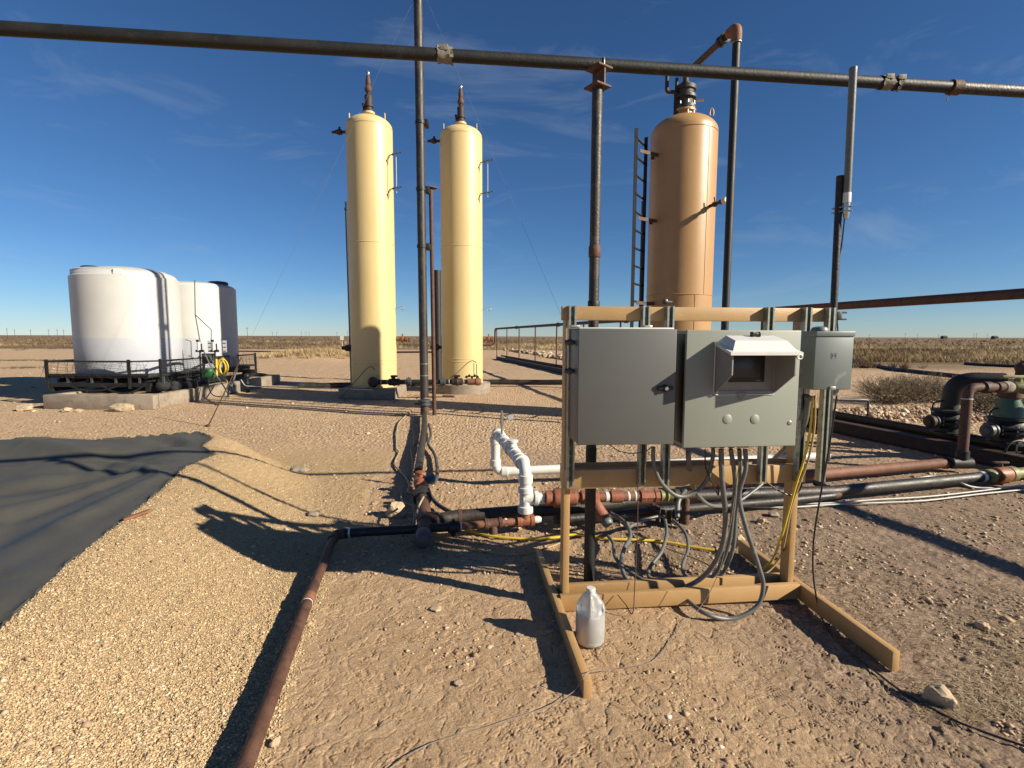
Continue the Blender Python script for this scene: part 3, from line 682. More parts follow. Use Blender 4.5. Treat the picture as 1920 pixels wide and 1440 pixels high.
# post carrying it
pb = Vector((P(1112, 640, 3.2).x, 3.2, 0))
zc = P(1112, 166, 3.2).z; zt = P(1117, 135, 3.22).z
t = thing('pipe_support_post', 'dark steel post behind the left grey box holding up the overhead pipe', 'post', pb)
MB().tube([pb - Vector((0, 0, .1)), pb + Vector((0, 0, .9))], .0345, 18).build('post', m_black, t)
MB().tube([pb + Vector((0, 0, .9)), pb + Vector((0, 0, zc))], .0315, 18).build('post', m_blackp, t)
for py in (472,): collar(Vector((pb.x, pb.y, P(1112, py, 3.2).z)), (0, 0, 1), .037, .07, m_rust, t)
collar(Vector((pb.x, pb.y, P(1112, 572, 3.2).z)), (0, 0, 1), .037, .05, m_black, t)
yaw = R(35); ax = (Vector((math.cos(yaw), math.sin(yaw), 0)), Vector((-math.sin(yaw), math.cos(yaw), 0)), Vector((0, 0, 1)))
MB().box((pb.x, pb.y, zc + .006), (.115, .115, .012), ax, .002).build('cap_plate', m_rust, t)
zt2 = a1.z - .0355 - .006
b = MB().box((pb.x + .01, pb.y + .01, (zc + zt2) / 2), (.012, .10, zt2 - zc - .02), ax)
b.box((pb.x + .01, pb.y + .01, zt2), (.115, .115, .012), ax, .002).build('beam_stub', m_rust, t)
b = MB(); ub = a1 + axd * .045
b.tube([ub + Vector((0, .037, -.06))] + [ub + Vector((0, math.cos(k) * .040, math.sin(k) * .040)) for k in np.linspace(0, math.pi, 9)] + [ub + Vector((0, -.04, -.06))], .005, 8).build('u_bolt', m_galv, t)

# riser with its brace post and guy wires
RY = 10.0; rb = Vector((P(796, 760, RY).x, RY, 0)); RX = rb.x
rt = 8.35
t = thing('riser_pipe', 'tall weathered vertical pipe standing between the two yellow vessels', 'pipe', rb)
zb = P(796, 745, RY).z
MB().tube([rb + Vector((0, 0, zb)), rb + Vector((-.01, 0, P(790, 460, RY).z)), rb + Vector((-.02, 0, rt))], .082, 22).build('pipe_run', m_blackp, t)
MB().tube([rb + Vector((-.075, .20, .1)), rb + Vector((-.095, .20, rt))], .042, 12).build('side_pipe', m_black, t)
zz = P(796, 756, RY).z
b = MB(); b.lathe([(.10, -.06), (.125, -.055), (.125, -.02), (.10, -.015), (.10, .015), (.125, .02), (.125, .05), (.085, .06)], (rb.x, rb.y, zz + .02), (0, 0, 1), 20)
b.box((rb.x - .15, rb.y - .03, zz - .01), (.09, .05, .05), None, .01); b.build('union', m_bgrey, t)
MB().tube([(rb.x, rb.y, zz - .03), (rb.x, rb.y, .06)], [.075, .085], 18).build('lower_joint', m_rust, t)
for py in (682, 704): collar((rb.x, rb.y, P(796, py, RY).z), (0, 0, 1), .0845, .02, m_galv, t, 'band')
x2 = P(806, 700, RY).x - RX + .015
b = MB(); sz = P(803, 352, RY + .2).z; x2 += .035
b.tube([rb + Vector((x2, .2, -.02)), rb + Vector((x2 - .02, .2, sz))], .040, 14)
b.box(rb + Vector((x2, .2, sz)), (.20, .16, .02), ax, .003); b.build('brace_post', m_rust, t)
for py in (230, 355, 462):
    z_ = P(796, py, RY).z; b = MB()
    b.lathe([(.084, -.03), (.094, -.028), (.094, .028), (.084, .03)], (RX - .012, RY, z_), (0, 0, 1), 20); b.box((RX + .10, RY + .06, z_), (.08, .16, .12), None, .01); b.build('clamp', m_black, t)
top = P(789, -27, RY)
an1 = GG(390, 800); an2 = GG(1128, 770); an3 = Vector((-13, 40, .0))
pipe('guy_wire', 'steel guy wire from the riser top down to the ground anchor left of the vessels', 'cable', [top, an1], .002, m_cond, n=5)
dq1 = (top - an1).normalized(); b = MB().tube([an1 + dq1 * 1.35, an1], .011, 6)
b.ball(an1 + Vector((0, 0, .02)), .05, 2, (1, .7, .5)); tag(b.build('guy_anchor', m_rust), 'rusty anchor rod holding the left guy wire in the ground', 'anchor rod')
pipe('guy_wire', 'thin guy wire from the riser top down behind the left grey box', 'cable', [top, an2], .002, m_cond, n=5)

# ground line from the riser toward the camera, red valve, tee, blunt cap
p0 = Vector((RX, RY - .05, .12)); p1 = GG(796, 800, .10); p2 = GG(784, 884, .10)
t = thing('ground_pipe', 'brown weathered pipe on the ground leading from the riser foot toward the red valve', 'pipe', p2)
MB().tube(fillet([p0, p1, p2], .2), .048, 16).build('pipe_run', m_blackp, t)
collar(p1, p2 - p1, .054, .05, m_rust, t)
rv = GG(788, 905, .12)
t = thing('red_valve_joint', 'red oxide valve joint with blue handle between the ground pipe and the black tee', 'valve', rv)
dv = (GG(794, 965, .12) - p2).normalized()
b = MB(); b.lathe([(.05, -.16), (.062, -.15), (.062, -.11), (.052, -.10), (.052, -.05), (.068, -.04), (.068, .0), (.055, .01), (.055, .05), (.068, .06), (.068, .08), (.05, .12)], rv, dv, 10); b.lathe([(.03, 0), (.03, .09), (.05, .095), (.05, .11), (.02, .12)], rv + dv * -.02, (0, 0, 1), 10); b.build('valve_body', m_red, t)
b = MB(); b.lathe([(.035, 0), (.045, .02), (.045, .09), (.03, .10)], rv + Vector((.05, .03, .02)), (1, .1, .1), 14); b.build('side_port', m_blue, t)
f1 = GG(792, 932, .12); b = MB()
b.lathe([(.05, -.10), (.085, -.095), (.085, -.065), (.055, -.06), (.055, .0), (.085, .005), (.085, .035), (.06, .04), (.06, .09)], f1, dv, 18); b.build('flange', m_black, t)
tc_ = GG(797, 975, .11)
t = thing('black_tee', 'dark pipe tee at the riser end with a blunt blue-grey cap facing the camera', 'pipe tee', tc_)
capp = GG(793, 1012, .09)
b = MB(); b.tube([f1 + dv * .05, tc_, capp + (tc_ - capp).normalized() * .12], .058, 18); b.lathe([(.058, -.05), (.068, -.045), (.068, .05), (.058, .055)], tc_ + dv * .03, dv, 18); b.build('tee_body', m_rust, t)
MB().lathe([(.06, -.10), (.062, -.09), (.062, .02), (.052, .045), (.02, .055)], capp, (capp - tc_), 20).build('cap', m_bgrey, t)
MB().lathe([(.055, -.05), (.066, -.045), (.066, .04), (.056, .05)], tc_ + Vector((.07, -.0, 0)), (1, 0, 0), 18).build('branch', m_rust, t)

# upper black main running right
q0 = tc_ + Vector((.10, 0, 0)); q1 = GG(862, 968, .12); q2 = GG(1060, 953, .12); q3 = GG(1300, 930, .12); q4 = GG(1565, 921, .12); q5 = GG(1850, 893, .10); q6 = GG(2100, 868, .10)
t = thing('black_main_pipe', 'long black pipe on the ground running right from the black tee behind the frame', 'pipe', q2)
MB().tube([q0, q1], .056, 16).build('pipe_run', m_blackp, t, label='dusty brown first length of the pipe')
MB().tube([q1, q2, q3, q4, q5], .054, 18).build('pipe_run', m_blackp, t)
collar(q1, q2 - q1, .06, .03, m_rust, t)
for s_, nm in ((q5 + (q4 - q5).normalized() * .08, 'band'),): collar(s_, q5 - q4, .058, .05, m_white, t, nm)
# orange and lime valve at its right end
dq = (q6 - q5).normalized()
t = thing('orange_valve', 'orange valve with lime union on the right end of the black ground pipe', 'valve', q5)
MB().lathe([(.045, -.02), (.075, -.01), (.075, .07), (.055, .08), (.05, .12)], q5, dq, 18).build('coupling', m_lime, t)
MB().lathe([(.05, .12), (.085, .13), (.095, .20), (.085, .30), (.06, .31)], q5, dq, 18).build('valve_body', m_orange, t)
b = MB(); b.cyl(q5 + dq * .2, q5 + dq * .2 + Vector((0, 0, .13)), .02); b.box(q5 + dq * .2 + Vector((0, 0, .14)), (.16, .04, .02), None, .005); b.build('handle', m_rust, t)
MB().lathe([(.05, .31), (.085, .32), (.085, .40), (.06, .41), (.055, 1.2)], q5, dq, 18).build('union', m_lime, t)

# second, thinner black line in front with its elbow
e0 = GG(1040, 975, .09); e1 = GG(1225, 958, .09); e2 = GG(1480, 938, .09); e3 = GG(1572, 929, .09); e4 = GG(1530, 905, .10)
t = thing('thin_black_pipe', 'thinner dusty black pipe in front of the main, ending in an elbow', 'pipe', e1)
MB().tube(fillet([e0, e1, e2, e3 + Vector((-.03, 0, 0)), e3 + Vector((.02, .10, 0)), e4], .06), .036, 14).build('pipe_run', m_blackp, t)
MB().tube(fillet([e3 + Vector((-.09, -.0, 0)), e3 + Vector((.03, 0.02, 0)), e3 + Vector((-.01, .13, 0))], .06), .044, 14).build('elbow', m_rust, t)
b = MB(); d_ = (e2 - e1).normalized(); b.lathe([(.036, -.05), (.05, -.045), (.05, -.02), (.06, -.015), (.06, .015), (.05, .02), (.05, .045), (.036, .05)], e1, d_, 14); b.box(e1 + Vector((0, 0, .055)), (.03, .03, .03)); b.build('coupling', m_rust, t)

# front rusty line: from lower left, elbow, black length, brown length with tees
s0 = G(405, 1560, .09); s1 = G(462, 1430, .09); s2 = GG(585, 1110, .07); s3 = GG(628, 1003, .08)
t = thing('rusty_pipe', 'long rusty pipe lying along the foot of the gravel slope toward the camera', 'pipe', s2)
jn = GG(577, 1128, .075)
MB().tube([s0 + (s0 - s1), s0, s1, jn], .031, 18).build('pipe_run', m_rust, t)
MB().tube([jn, s3 + (s2 - s3).normalized() * .05], .030, 18).build('pipe_run', m_rust, t)
collar(jn + (s3 - jn).normalized() * .03, s3 - jn, .0365, .075, m_rustb, t)
collar(jn - (s3 - jn).normalized() * .02, s3 - jn, .0325, .012, m_white, t, 'band')
f0 = GG(655, 999, .10); f2 = GG(850, 988, .11); f3 = GG(925, 981, .11); f4 = GG(985, 976, .11); f5 = GG(1012, 973, .11)
t = thing('black_cross_pipe', 'short black pipe from the rusty elbow across to the brown fittings', 'pipe', f0)
MB().tube([s3 + Vector((.02, 0, 0)), f0, f2], .034, 16).build('pipe_run', m_black, t)
MB().tube(fillet([s3 + (s2 - s3).normalized() * .09, s3, s3 + (f0 - s3).normalized() * .09], .06), .040, 16).build('elbow', m_rust, t)
collar(s3 + (f0 - s3).normalized() * .12, f2 - s3, .0365, .012, m_white, t, 'band')
b = MB(); b.lathe([(.035, -.045), (.046, -.04), (.046, .04), (.035, .045)], f2, f3 - f2, 14); b.ball(f2 + Vector((0, 0, .05)), .017, 1); b.ball(f2 - Vector((0, 0, .055)), .025, 1); b.build('coupling', m_black, t)
t = thing('brown_fitting_line', 'brown pipe with two red tees joining the black pipe to the white riser', 'pipe', f3)
MB().tube([f2 + (f3 - f2).normalized() * .05, f4], .030, 16).build('pipe_run', m_rustb, t)
dd = (f4 - f3).normalized()
b = MB(); b.lathe([(.032, -.075), (.044, -.07), (.044, -.045), (.038, -.04), (.038, .04), (.044, .045), (.044, .07), (.032, .075)], f3, dd, 16); b.tube([f3, f3 + Vector((0, -.01, -.085))], .034, 14); b.build('tee', m_rust, t)
b = MB(); b.lathe([(.03, -.075), (.05, -.07), (.05, -.04), (.044, -.035), (.044, .035), (.05, .04), (.05, .07), (.03, .075)], f4, dd, 18); b.lathe([(.04, 0), (.04, .06), (.05, .065), (.05, .09), (.03, .095)], f4, (0, 0, 1), 16); b.build('tee', m_red, t)
for s_ in (.10,): collar(f3 + dd * s_, dd, .033, .022, m_white, t, 'band')
MB().lathe([(.028, .0), (.03, .03), (.022, .055)], f4 + dd * .075, dd, 14).build('plug', m_white, t)
collar(f2 + (f3 - f2).normalized() * .06, dd, .033, .012, m_white, t, 'band')

# white PVC line
A = P(929, 887, 5.35); A.z = .16; Atop = Vector((A.x, A.y, .60)); B = Vector((f4.x + .0, f4.y, .56)); Bb = Vector((f4.x, f4.y, .19))
farW = P(1110, 878, 5.5); farW.z = .17; far2 = P(1552, 858, 6.1); far2.z = .17
t = thing('white_plastic_pipework', 'white plastic pipe rising in an arch behind the left frame post', 'pipework', A)
MB().tube(fillet([far2, farW, A, Atop, B, Bb], .10, 6), .048, 20).build('pipe_run', m_white, t)
def hub(p, d, r=.058, L_=.07): return MB().lathe([(r * .9, -L_ / 2), (r, -L_ / 2 + .004), (r, L_ / 2 - .004), (r * .9, L_ / 2)], p, d, 20).build('hub', m_white, t)
hub(A + Vector((.10, 0, 0)), (1, 0, 0)); hub(A + Vector((0, 0, .10)), (0, 0, 1)); hub(Atop - Vector((0, 0, .10)), (0, 0, 1))
dh = (B - Atop).normalized(); Lh = (B - Atop).length
for k in (.12, .22, .34, .46, .58, .70, .82, .90): hub(Atop + (B - Atop) * k, dh, .056 + .007 * (int(k * 100) % 3 == 0), .05 if k > .5 else .06)
b = MB(); pm = Atop + (B - Atop) * .62; b.lathe([(.04, 0), (.04, .08), (.052, .082), (.052, .10), (.02, .105)], pm, (0, 0, 1), 16); b.build('cleanout', m_white, t)
hub(B - Vector((0, 0, .10)), (0, 0, 1)); hub(B - Vector((0, 0, .19)), (0, 0, 1), .060, .05)
hub(Bb + Vector((0, 0, .02)), (0, 0, 1), .062, .06)
tb = Vector((f4.x, f4.y, .30)); b = MB(); b.lathe([(.05, -.02), (.05, .07), (.06, .075), (.06, .10), (.042, .11), (.042, .15)], tb, (1, .06, -.02), 20); b.build('side_outlet', m_white, t)
sp = Atop + (B - Atop) * .26
b = MB(); b.tube([sp, sp + Vector((0, 0, .22))], .012, 10); b.tube([sp + Vector((0, 0, .14)), sp + Vector((0, 0, .24))], .02, 10); b.tube([sp + Vector((0, 0, .24)), sp + Vector((0, 0, .28))], .010, 8); b.tube([sp + Vector((0, 0, .18)), sp + Vector((.07, -.01, .20))], .007, 8); b.build('sample_valve', m_chrome, t)
b = MB(); b.lathe([(.03, -.012), (.032, -.008), (.032, .008), (.029, .012)], sp + Vector((.085, -.02, .215)), (-.2, -1, .2), 18); b.build('pressure_gauge', m_chrome, t)
MB().lathe([(.027, 0), (.026, .002)], sp + Vector((.085, -.02, .215)) + Vector((-.2, -1, .2)).normalized() * .0125, (-.2, -1, .2), 18).build('gauge_face', m_gglass, t)

# red line from the PVC outlet to the right
r0 = tb + Vector((.15, .0, 0)); r1 = r0 + Vector((1.32, .16, -.02)); dr = (r1 - r0).normalized()
t = thing('red_fitting_line', 'run of red-brown pipe, unions and a lime valve behind the lower frame beam', 'pipework', r0)
MB().tube([r0, r0 + dr * .95], .040, 18).build('pipe_run', m_rustb, t)
MB().lathe([(.045, .01), (.06, .015), (.06, .07), (.075, .08), (.08, .10), (.08, .19), (.065, .2), (.065, .26), (.045, .27)], r0, dr, 10).build('large_union', m_red, t)
el = r0 + dr * .38
b = MB(); b.lathe([(.045, -.08), (.058, -.075), (.058, .06), (.045, .07)], el, dr, 18); b.tube(fillet([el, el + Vector((.02, -.10, -.02)), el + Vector((.09, -.16, -.12))], .08), .052, 16); b.build('elbow', m_red, t)
MB().lathe([(.04, 0), (.045, .01), (.045, .04), (.03, .06)], el + Vector((.095, -.165, -.125)), (.5, -.4, -.6), 16).build('plug', m_cond, t)
for s_, L_, m_ in ((.52, .03, m_white), (.60, .10, m_red), (.70, .02, m_white), (.76, .02, m_white)): collar(r0 + dr * s_, dr, .05 if m_ is m_red else .043, L_, m_, t, 'band' if m_ is m_white else 'coupling')
MB().lathe([(.042, .80), (.055, .805), (.055, .84), (.05, .845), (.05, .92), (.056, .925), (.056, .96), (.04, .965)], r0, dr, 8).build('union', m_red, t)
b = MB(); c = r0 + dr * 1.03; b.lathe([(.03, -.06), (.045, -.05), (.04, -.02), (.055, 0), (.04, .02), (.045, .05), (.03, .06)], c, dr, 14); b.tube([c, c + Vector((0, 0, .06))], .012, 8); b.box(c + Vector((.02, 0, .065)), (.10, .02, .012), None, .003); b.build('lime_valve', m_lime, t)
b = MB(); b.lathe([(.03, 1.09), (.05, 1.10), (.05, 1.16), (.035, 1.17), (.035, 1.30)], r0, dr, 14); c = r0 + dr * 1.2; b.tube([c, c + Vector((0, -.02, -.24))], .032, 14); b.build('drop_leg', m_rust, t)
# the long red-rust pipe at right, with vertical riser and manifold
g0 = GG(1290, 905, .10); g1 = GG(1550, 888, .11); g2 = GG(1775, 868, .11); gv = GG(1803, 868, .12)
t = thing('rust_red_pipe', 'rust red pipe on the ground leading right to the vertical rusty riser', 'pipe', g1)
MB().tube([g0, g1, g2, gv], .058, 18).build('pipe_run', m_rustb, t)
dg = (gv - g2).normalized()
for s_ in (-.12, -.02, .06): collar(g2 + dg * s_, dg, .07, .05, m_black, t)
vt = Vector((gv.x + .0, gv.y, 1.02)); rtp = vt + Vector((1.6, .10, .02))
t = thing('rusty_riser', 'short vertical rusty riser with an elbow turning right at the valve manifold', 'pipe', gv)
MB().tube(fillet([gv, vt, vt + Vector((.25, .02, 0))], .10, 7), .053, 20).build('pipe_run', m_rust, t)
collar(gv + Vector((0, 0, .10)), (0, 0, 1), .068, .10, m_black, t); collar(vt - Vector((0, 0, .13)), (0, 0, 1), .056, .012, m_white, t, 'band')
b = MB(); b.lathe([(.054, -.14), (.068, -.13), (.068, .10), (.054, .11)], gv, (1, 0, 0), 18); b.build('foot_elbow', m_black, t)
t = thing('lime_header_valve', 'lime and brown valve on the header between the rusty riser and the green neck', 'valve', vt + Vector((.3, 0, 0)))
hx = vt + Vector((.18, .01, 0)); dx_ = (rtp - vt).normalized()
MB().lathe([(.05, 0), (.068, .01), (.068, .09), (.055, .10), (.05, .16), (.062, .17), (.062, .24), (.05, .25)], hx, dx_, 18).build('coupling', m_rust, t)
MB().lathe([(.058, .24), (.068, .25), (.068, .33), (.05, .36)], hx, dx_, 18).build('pale_union', m_conc, t)
b = MB(); b.lathe([(.05, .36), (.065, .38), (.065, .46), (.085, .50), (.085, .56), (.06, .60)], hx, dx_, 18); c = hx + dx_ * .44; b.tube([c, c + Vector((0, 0, .10))], .03, 10); b.box(c + Vector((-.06, 0, .12)), (.30, .05, .035), None, .008); b.build('valve_body', m_lime, t)
MB().tube([hx + dx_ * .6, hx + dx_ * 2.0], .060, 18).build('pipe_run', m_rust, t)

# ------------------------------------------------------------------ pipe rack beams and overhead line, X = 7.84 - .24 Y
LX = lambda Y: 7.84 - .24 * Y
ldir = Vector((-.24, 1, 0)).normalized(); lperp = Vector((ldir.y, -ldir.x, 0))
def ibeam(b, p0, p1, h, w_, tk=.014):
    d = (p1 - p0).normalized(); a = Vector((d.y, -d.x, 0)); c = (p0 + p1) / 2; ln = (p1 - p0).length; axx = (a, d, Vector((0, 0, 1)))
    b.box(c + Vector((0, 0, h - tk / 2)), (w_, ln, tk), axx); b.box(c + Vector((0, 0, tk / 2)), (w_, ln, tk), axx); b.box(c + Vector((0, 0, h / 2)), (tk, ln, h - 2 * tk), axx)
for k, (off, y0, y1, hh, lb) in enumerate(((-.32, 2.2, 36, .20, 'near rusty steel beam of the long pair lying on the ground behind the frame'), (.32, 2.2, 36, .20, 'far rusty steel beam of the long pair lying on the ground behind the frame'))):
    b = MB(); p0 = Vector((LX(y0), y0, .0)) + lperp * off; p1 = Vector((LX(y1), y1, .0)) + lperp * off; ibeam(b, p0, p1, hh, .16)
    tag(b.build('ground_beam', m_drust, None, False), lb, 'steel beam', 'steel beams under the pipe rack')
pipe('skid_pipe', 'dark pipe lying on cross ties between the ground beams behind the frame', 'pipe', [Vector((LX(y) + .05, y, .24)) for y in (5.6, 20, 36)], .055, m_black)
t = thing('elevated_rack_pipe', 'rusty raised pipe on thin posts running from the far pad to the right edge', 'pipe', (LX(24), 24, 0))
MB().tube(fillet([(LX(1.2), 1.2, 2.14), (LX(24), 24, 2.14), (LX(37.9), 37.9, 2.14), (LX(37.9), 37.9, .95), (LX(37.9) - 4, 37.4, .95)], .35), .068, 14).build('pipe_run', m_rust, t)
for Y in (37.3, 34.1, 30.9, 27.5, 24.0, 20.7, 17.4, 14.1, 10.8):
    MB().tube([(LX(Y), Y, .05), (LX(Y), Y, 2.10)], .035, 10).build('rack_post', m_rust, t)
for Y in (31.5, 23.8, 17): MB().lathe([(.07, -.10), (.10, -.09), (.10, .09), (.07, .10)], (LX(Y), Y, 2.14), ldir, 14).build('coupling', m_black, t)
# cross lines behind
pipe('long_ground_pipe', 'dark pipe on the pad running right from behind the right yellow vessel', 'pipe', fillet([P(560, 724, 15.6) * 1 - Vector((0, 0, 0)), P(920, 716, 16.4), P(1005, 717, 16.2), Vector((LX(15) - .3, 15, .28))], .5), .085, m_blackp)
pipe('thin_far_pipe', 'rusty thin pipe crossing the pad behind both yellow vessels', 'pipe', [GG(420, 658, .1) * 1, P(560, 660, 42), P(640, 661, 36), P(790, 660, 33), P(900, 661, 32)], .06, m_rust)
pipe('distant_black_pipe', 'black pipe snaking over the bare ground beyond the right shrubs', 'pipe', [GG(1590, 676, .06), GG(1630, 684, .06), GG(1680, 693, .06), GG(1715, 697, .06), GG(1800, 706, .06), GG(1900, 716, .06)], .10, m_black, sp=True, n=8)
pipe('distant_black_pipe', 'second black pipe farther back near the right edge', 'pipe', [GG(1810, 682, .06), GG(1870, 686, .06), GG(1990, 689, .06)], .10, m_black, sp=True, n=8)
pipe('small_rail_pipe', 'small bent steel tube standing behind the ground beams, right of the grey boxes', 'pipe', fillet([P(1560, 748, 8.6), P(1628, 750, 8.7), P(1628, 780, 8.7) - Vector((0, 0, .1))], .05), .018, m_blackp, n=8)

# ------------------------------------------------------------------ big valves on the beams
def big_valve(px, base_z, neck_mat, label, kind):
    ratio = (px - 960) / 960; Y = 7.84 / (ratio + .24); X = LX(Y); o = Vector((X, Y, .22))
    t = thing('diaphragm_valve', label, 'valve', o, 'heavy valves on the ground beams')
    pr = [(.13, 0), (.13, .03), (.20, .035), (.20, .065), (.15, .07), (.15, .12), (.19, .16), (.235, .19), (.235, .215), (.16, .22), (.16, .235), (.235, .24), (.235, .265), (.19, .29), (.17, .34), (.20, .345), (.20, .375), (.12, .38)]
    MB().lathe(pr, o, (0, 0, 1), 26).build('valve_body', m_black, t)
    for k in range(10):
        a = k * .628; MB().tube([o + Vector((math.cos(a) * .215, math.sin(a) * .215, .17)), o + Vector((math.cos(a) * .215, math.sin(a) * .215, .285))], .012, 6).build('bolt', m_galv, t)
    s_ = o + Vector((-.12, -.04, .22)); MB().lathe([(.05, 0), (.05, .10), (.085, .105), (.10, .12), (.10, .14), (.09, .145), (.09, .20), (.065, .215), (.06, .24), (.04, .245)], s_, (-1, -.12, -.05), 20).build('actuator', m_dkgrey if kind else m_drust, t)
    MB().tube(spline([o + Vector((-.26, -.02, .32)), o + Vector((-.22, 0, .46)), o + Vector((-.08, 0, .50))]), .010, 8).build('sense_line', m_blackpl, t)
    if kind == 0:
        MB().tube(fillet([o + Vector((0, 0, .37)), o + Vector((.02, -.01, .80)), o + Vector((.50, -.25, .80))], .40, 12), [.105] * 15, 22).build('elbow', m_black, t)
    else:
        MB().lathe([(.15, .375), (.15, .40), (.15, .48), (.10, .60), (.10, .62)], o, (0, 0, 1), 24).build('neck', neck_mat, t)
        MB().lathe([(.105, .62), (.125, .63), (.125, .72), (.10, .73)], o, (0, 0, 1), 24).build('top_collar', m_rust, t)
        MB().tube([o + Vector((.02, -.02, .72)), Vector((o.x + .02, o.y - .02, vt.z + .02))], .09, 20).build('riser', m_rust, t)
        b = MB()
        c = o + Vector((-.12, -.26, -.02)); b.tube([c + Vector((math.cos(a) * .15, -.02, math.sin(a) * .15)) for a in np.linspace(0, 6.3, 25)], .012, 6, False); b.box(c, (.28, .015, .02)); b.box(c, (.02, .015, .28)); b.build('hand_wheel', m_black, t)
big_valve(1787, .26, m_bgrey, 'dark heavy valve with a big grey elbow, left one on the ground beams', 0)
big_valve(1900, .26, m_green, 'dark heavy valve with a green neck, right one on the ground beams', 1)
big_valve(2331, .26, m_green, 'unseen dark green-necked valve beyond the right edge, added for its shadow', 1)  # out of view; put in to cast shadows at the lower right
big_valve(3000, .26, m_green, 'unseen green-necked valve at the near end of the ground beams, added for shadow', 1)  # another valve outside the view, added only for its cast shadow
b = MB(); c = P(1916, 690, 6.6); b.tube([c - Vector((0, 0, .25)), c], .06, 14); b.ball(c, .075, 2); b.ball(c + Vector((.02, 0, .05)), .05, 2); tag(b.build('header_relief_stub', m_rust), 'rust red stub fitting standing on the header at the right edge', 'fitting')

# ------------------------------------------------------------------ vessels
def yellow_vessel(cx, cy, topz, padz, r, label, lx, k):
    o = Vector((cx, cy, padz)); H = topz - padz; t = thing('tall_vessel', label, 'vessel', o, 'tall yellow vessels')
    dome = [(r * math.cos(a), H - .30 + .30 * math.sin(a)) for a in np.linspace(0, math.pi / 2 - .02, 14)]
    MB().lathe([(r, 0), (r, H * .5), (r, H - .30)] + dome[1:], o, (0, 0, 1), 72).build('shell', m_yel, t, True, 50)
    def ring(z, n='weld_seam', rr=.007): MB().lathe([(r - .005, -.012), (r + rr, -.006), (r + rr, .006), (r - .005, .012)], o + Vector((0, 0, z)), (0, 0, 1), 72).build(n, m_yel, t)
    ring(H - .32); ring(H * .535); ring(.62); ring(.70)
    c = o + Vector((0, 0, H)); bb = MB()
    bb.lathe([(.09, -.05), (.09, .05), (.15, .055), (.15, .10), (.08, .105)], c, (0, 0, 1), 20).build('top_flange', m_yel, t)
    MB().lathe([(.15, .10), (.15, .14), (.10, .15), (.095, .22), (.12, .23), (.12, .27), (.095, .28), (.10, .50), (.06, .54), (.05, .58)], c, (0, 0, 1), 18).build('stack', m_drust, t)
    MB().lathe([(.05, .58), (.085, .61), (.095, .66), (.07, .73), (.055, .76), (.065, .78), (.065, .88), (.05, .93), (.045, 1.0)], c, (0, 0, 1), 16).build('relief_valve', m_rust, t)
    MB().lathe([(.04, 1.0), (.046, 1.01), (.046, 1.08), (.03, 1.10)], c, (0, 0, 1), 12).build('valve_tip', m_chrome, t)
    MB().tube([c + Vector((-.10, 0, .12)), c + Vector((-.14, 0, .32))], .035, 10).build('side_stub', m_drust, t)
    for a in (200, 340):
        p = o + Vector((math.cos(R(a)) * r * .82, math.sin(R(a)) * r * .82, H - .14)); MB().box(p + Vector((0, 0, .06)), (.02, .05, .20), None, .004).build('lifting_lug', m_yel, t)
    # left nozzle with valve
    z = H - .42; p = o + Vector((-r + .03, -.12, z)); b = MB(); b.tube([p, p - Vector((.36, 0, 0))], .035, 12)
    b.lathe([(.03, .10), (.065, .12), (.075, .17), (.065, .22), (.05, .24), (.03, .34)], p, (-1, 0, 0), 14); b.tube([p - Vector((.17, 0, 0)), p + Vector((-.17, 0, .13))], .028, 8); b.build('side_nozzle', m_drust, t)
    # sight glass on the right side: arms, cocks and glass tube
    for zz in (H - 1.02, H - 1.85):
        p = o + Vector((r * .92, -r * .35, zz)); b = MB(); b.tube([p, p + Vector((.26, -.20, 0))], .013, 8); b.ball(p + Vector((.12, -.09, 0)), .032, 1); b.ball(p + Vector((.26, -.20, 0)), .035, 1); b.tube([p + Vector((.22, -.17, 0)), p + Vector((.35, -.22, .01))], .012, 6); b.ball(p + Vector((.36, -.22, 0)), .022, 1); b.build('gauge_cock', m_bgrey, t)
        b = MB(); b.tube(spline([p + Vector((.03, -.03, 0)), p + Vector((.02, -.06, -.15)), p + Vector((.02, -.07, -.25))]), .008, 6); b.build('bleed_tube', m_galv, t)
    p = o + Vector((r * .92 + .22, -r * .35 - .17, 0)); MB().tube([p + Vector((0, 0, H - 1.02)), p + Vector((0, 0, H - 1.98))], .009, 8).build('gauge_glass', m_gglass, t)
    zz = P(752, 578, cy).z - padz if k == 0 else P(915, 580, cy).z - padz
    p = o + Vector((r * .97, 0, zz)); b = MB(); b.tube([p, p + Vector((.14, -.05, .01))], .010, 6); b.tube([p + Vector((.20, -.05, .0)) + Vector((math.cos(a) * .06, 0, math.sin(a) * .045)) for a in np.linspace(0, 6.28, 14)], .007, 6, False); b.build('hook', m_galv, t)
    p = o + Vector((r * .95, .05, 1.25)); b = MB(); b.tube([p, p + Vector((.34, 0, 0))], .05, 12); b.ball(p + Vector((.2, 0, 0)), .085, 2); b.lathe([(.05, .26), (.08, .27), (.08, .33), (.05, .34)], p, (1, 0, 0), 14); b.tube([p + Vector((.2, 0, 0)), p + Vector((.2, 0, .14))], .02, 8); b.build('outlet_valve', m_rustb, t)
    p = o + Vector((-r * .8, .35, 1.0)); b = MB(); b.tube([p, p - Vector((.5, 0, 0))], .05, 12); b.ball(p - Vector((.34, 0, 0)), .10, 2, (1.3, 1, .9)); b.lathe([(.05, .26), (.10, .27), (.10, .31), (.05, .32)], p, (-1, 0, 0), 14); b.build('inlet_valve', m_drust, t)
    return t
V1 = Vector((P(702, 680, 13.6).x, 13.6, 0)); V2 = Vector((P(867, 680, 14.75).x, 14.75, 0))
yellow_vessel(V1.x, V1.y, P(700, 219, V1.y).z, .27, .58, 'tall yellow vessel on a square concrete pad, left of the riser pipe', 0, 0)
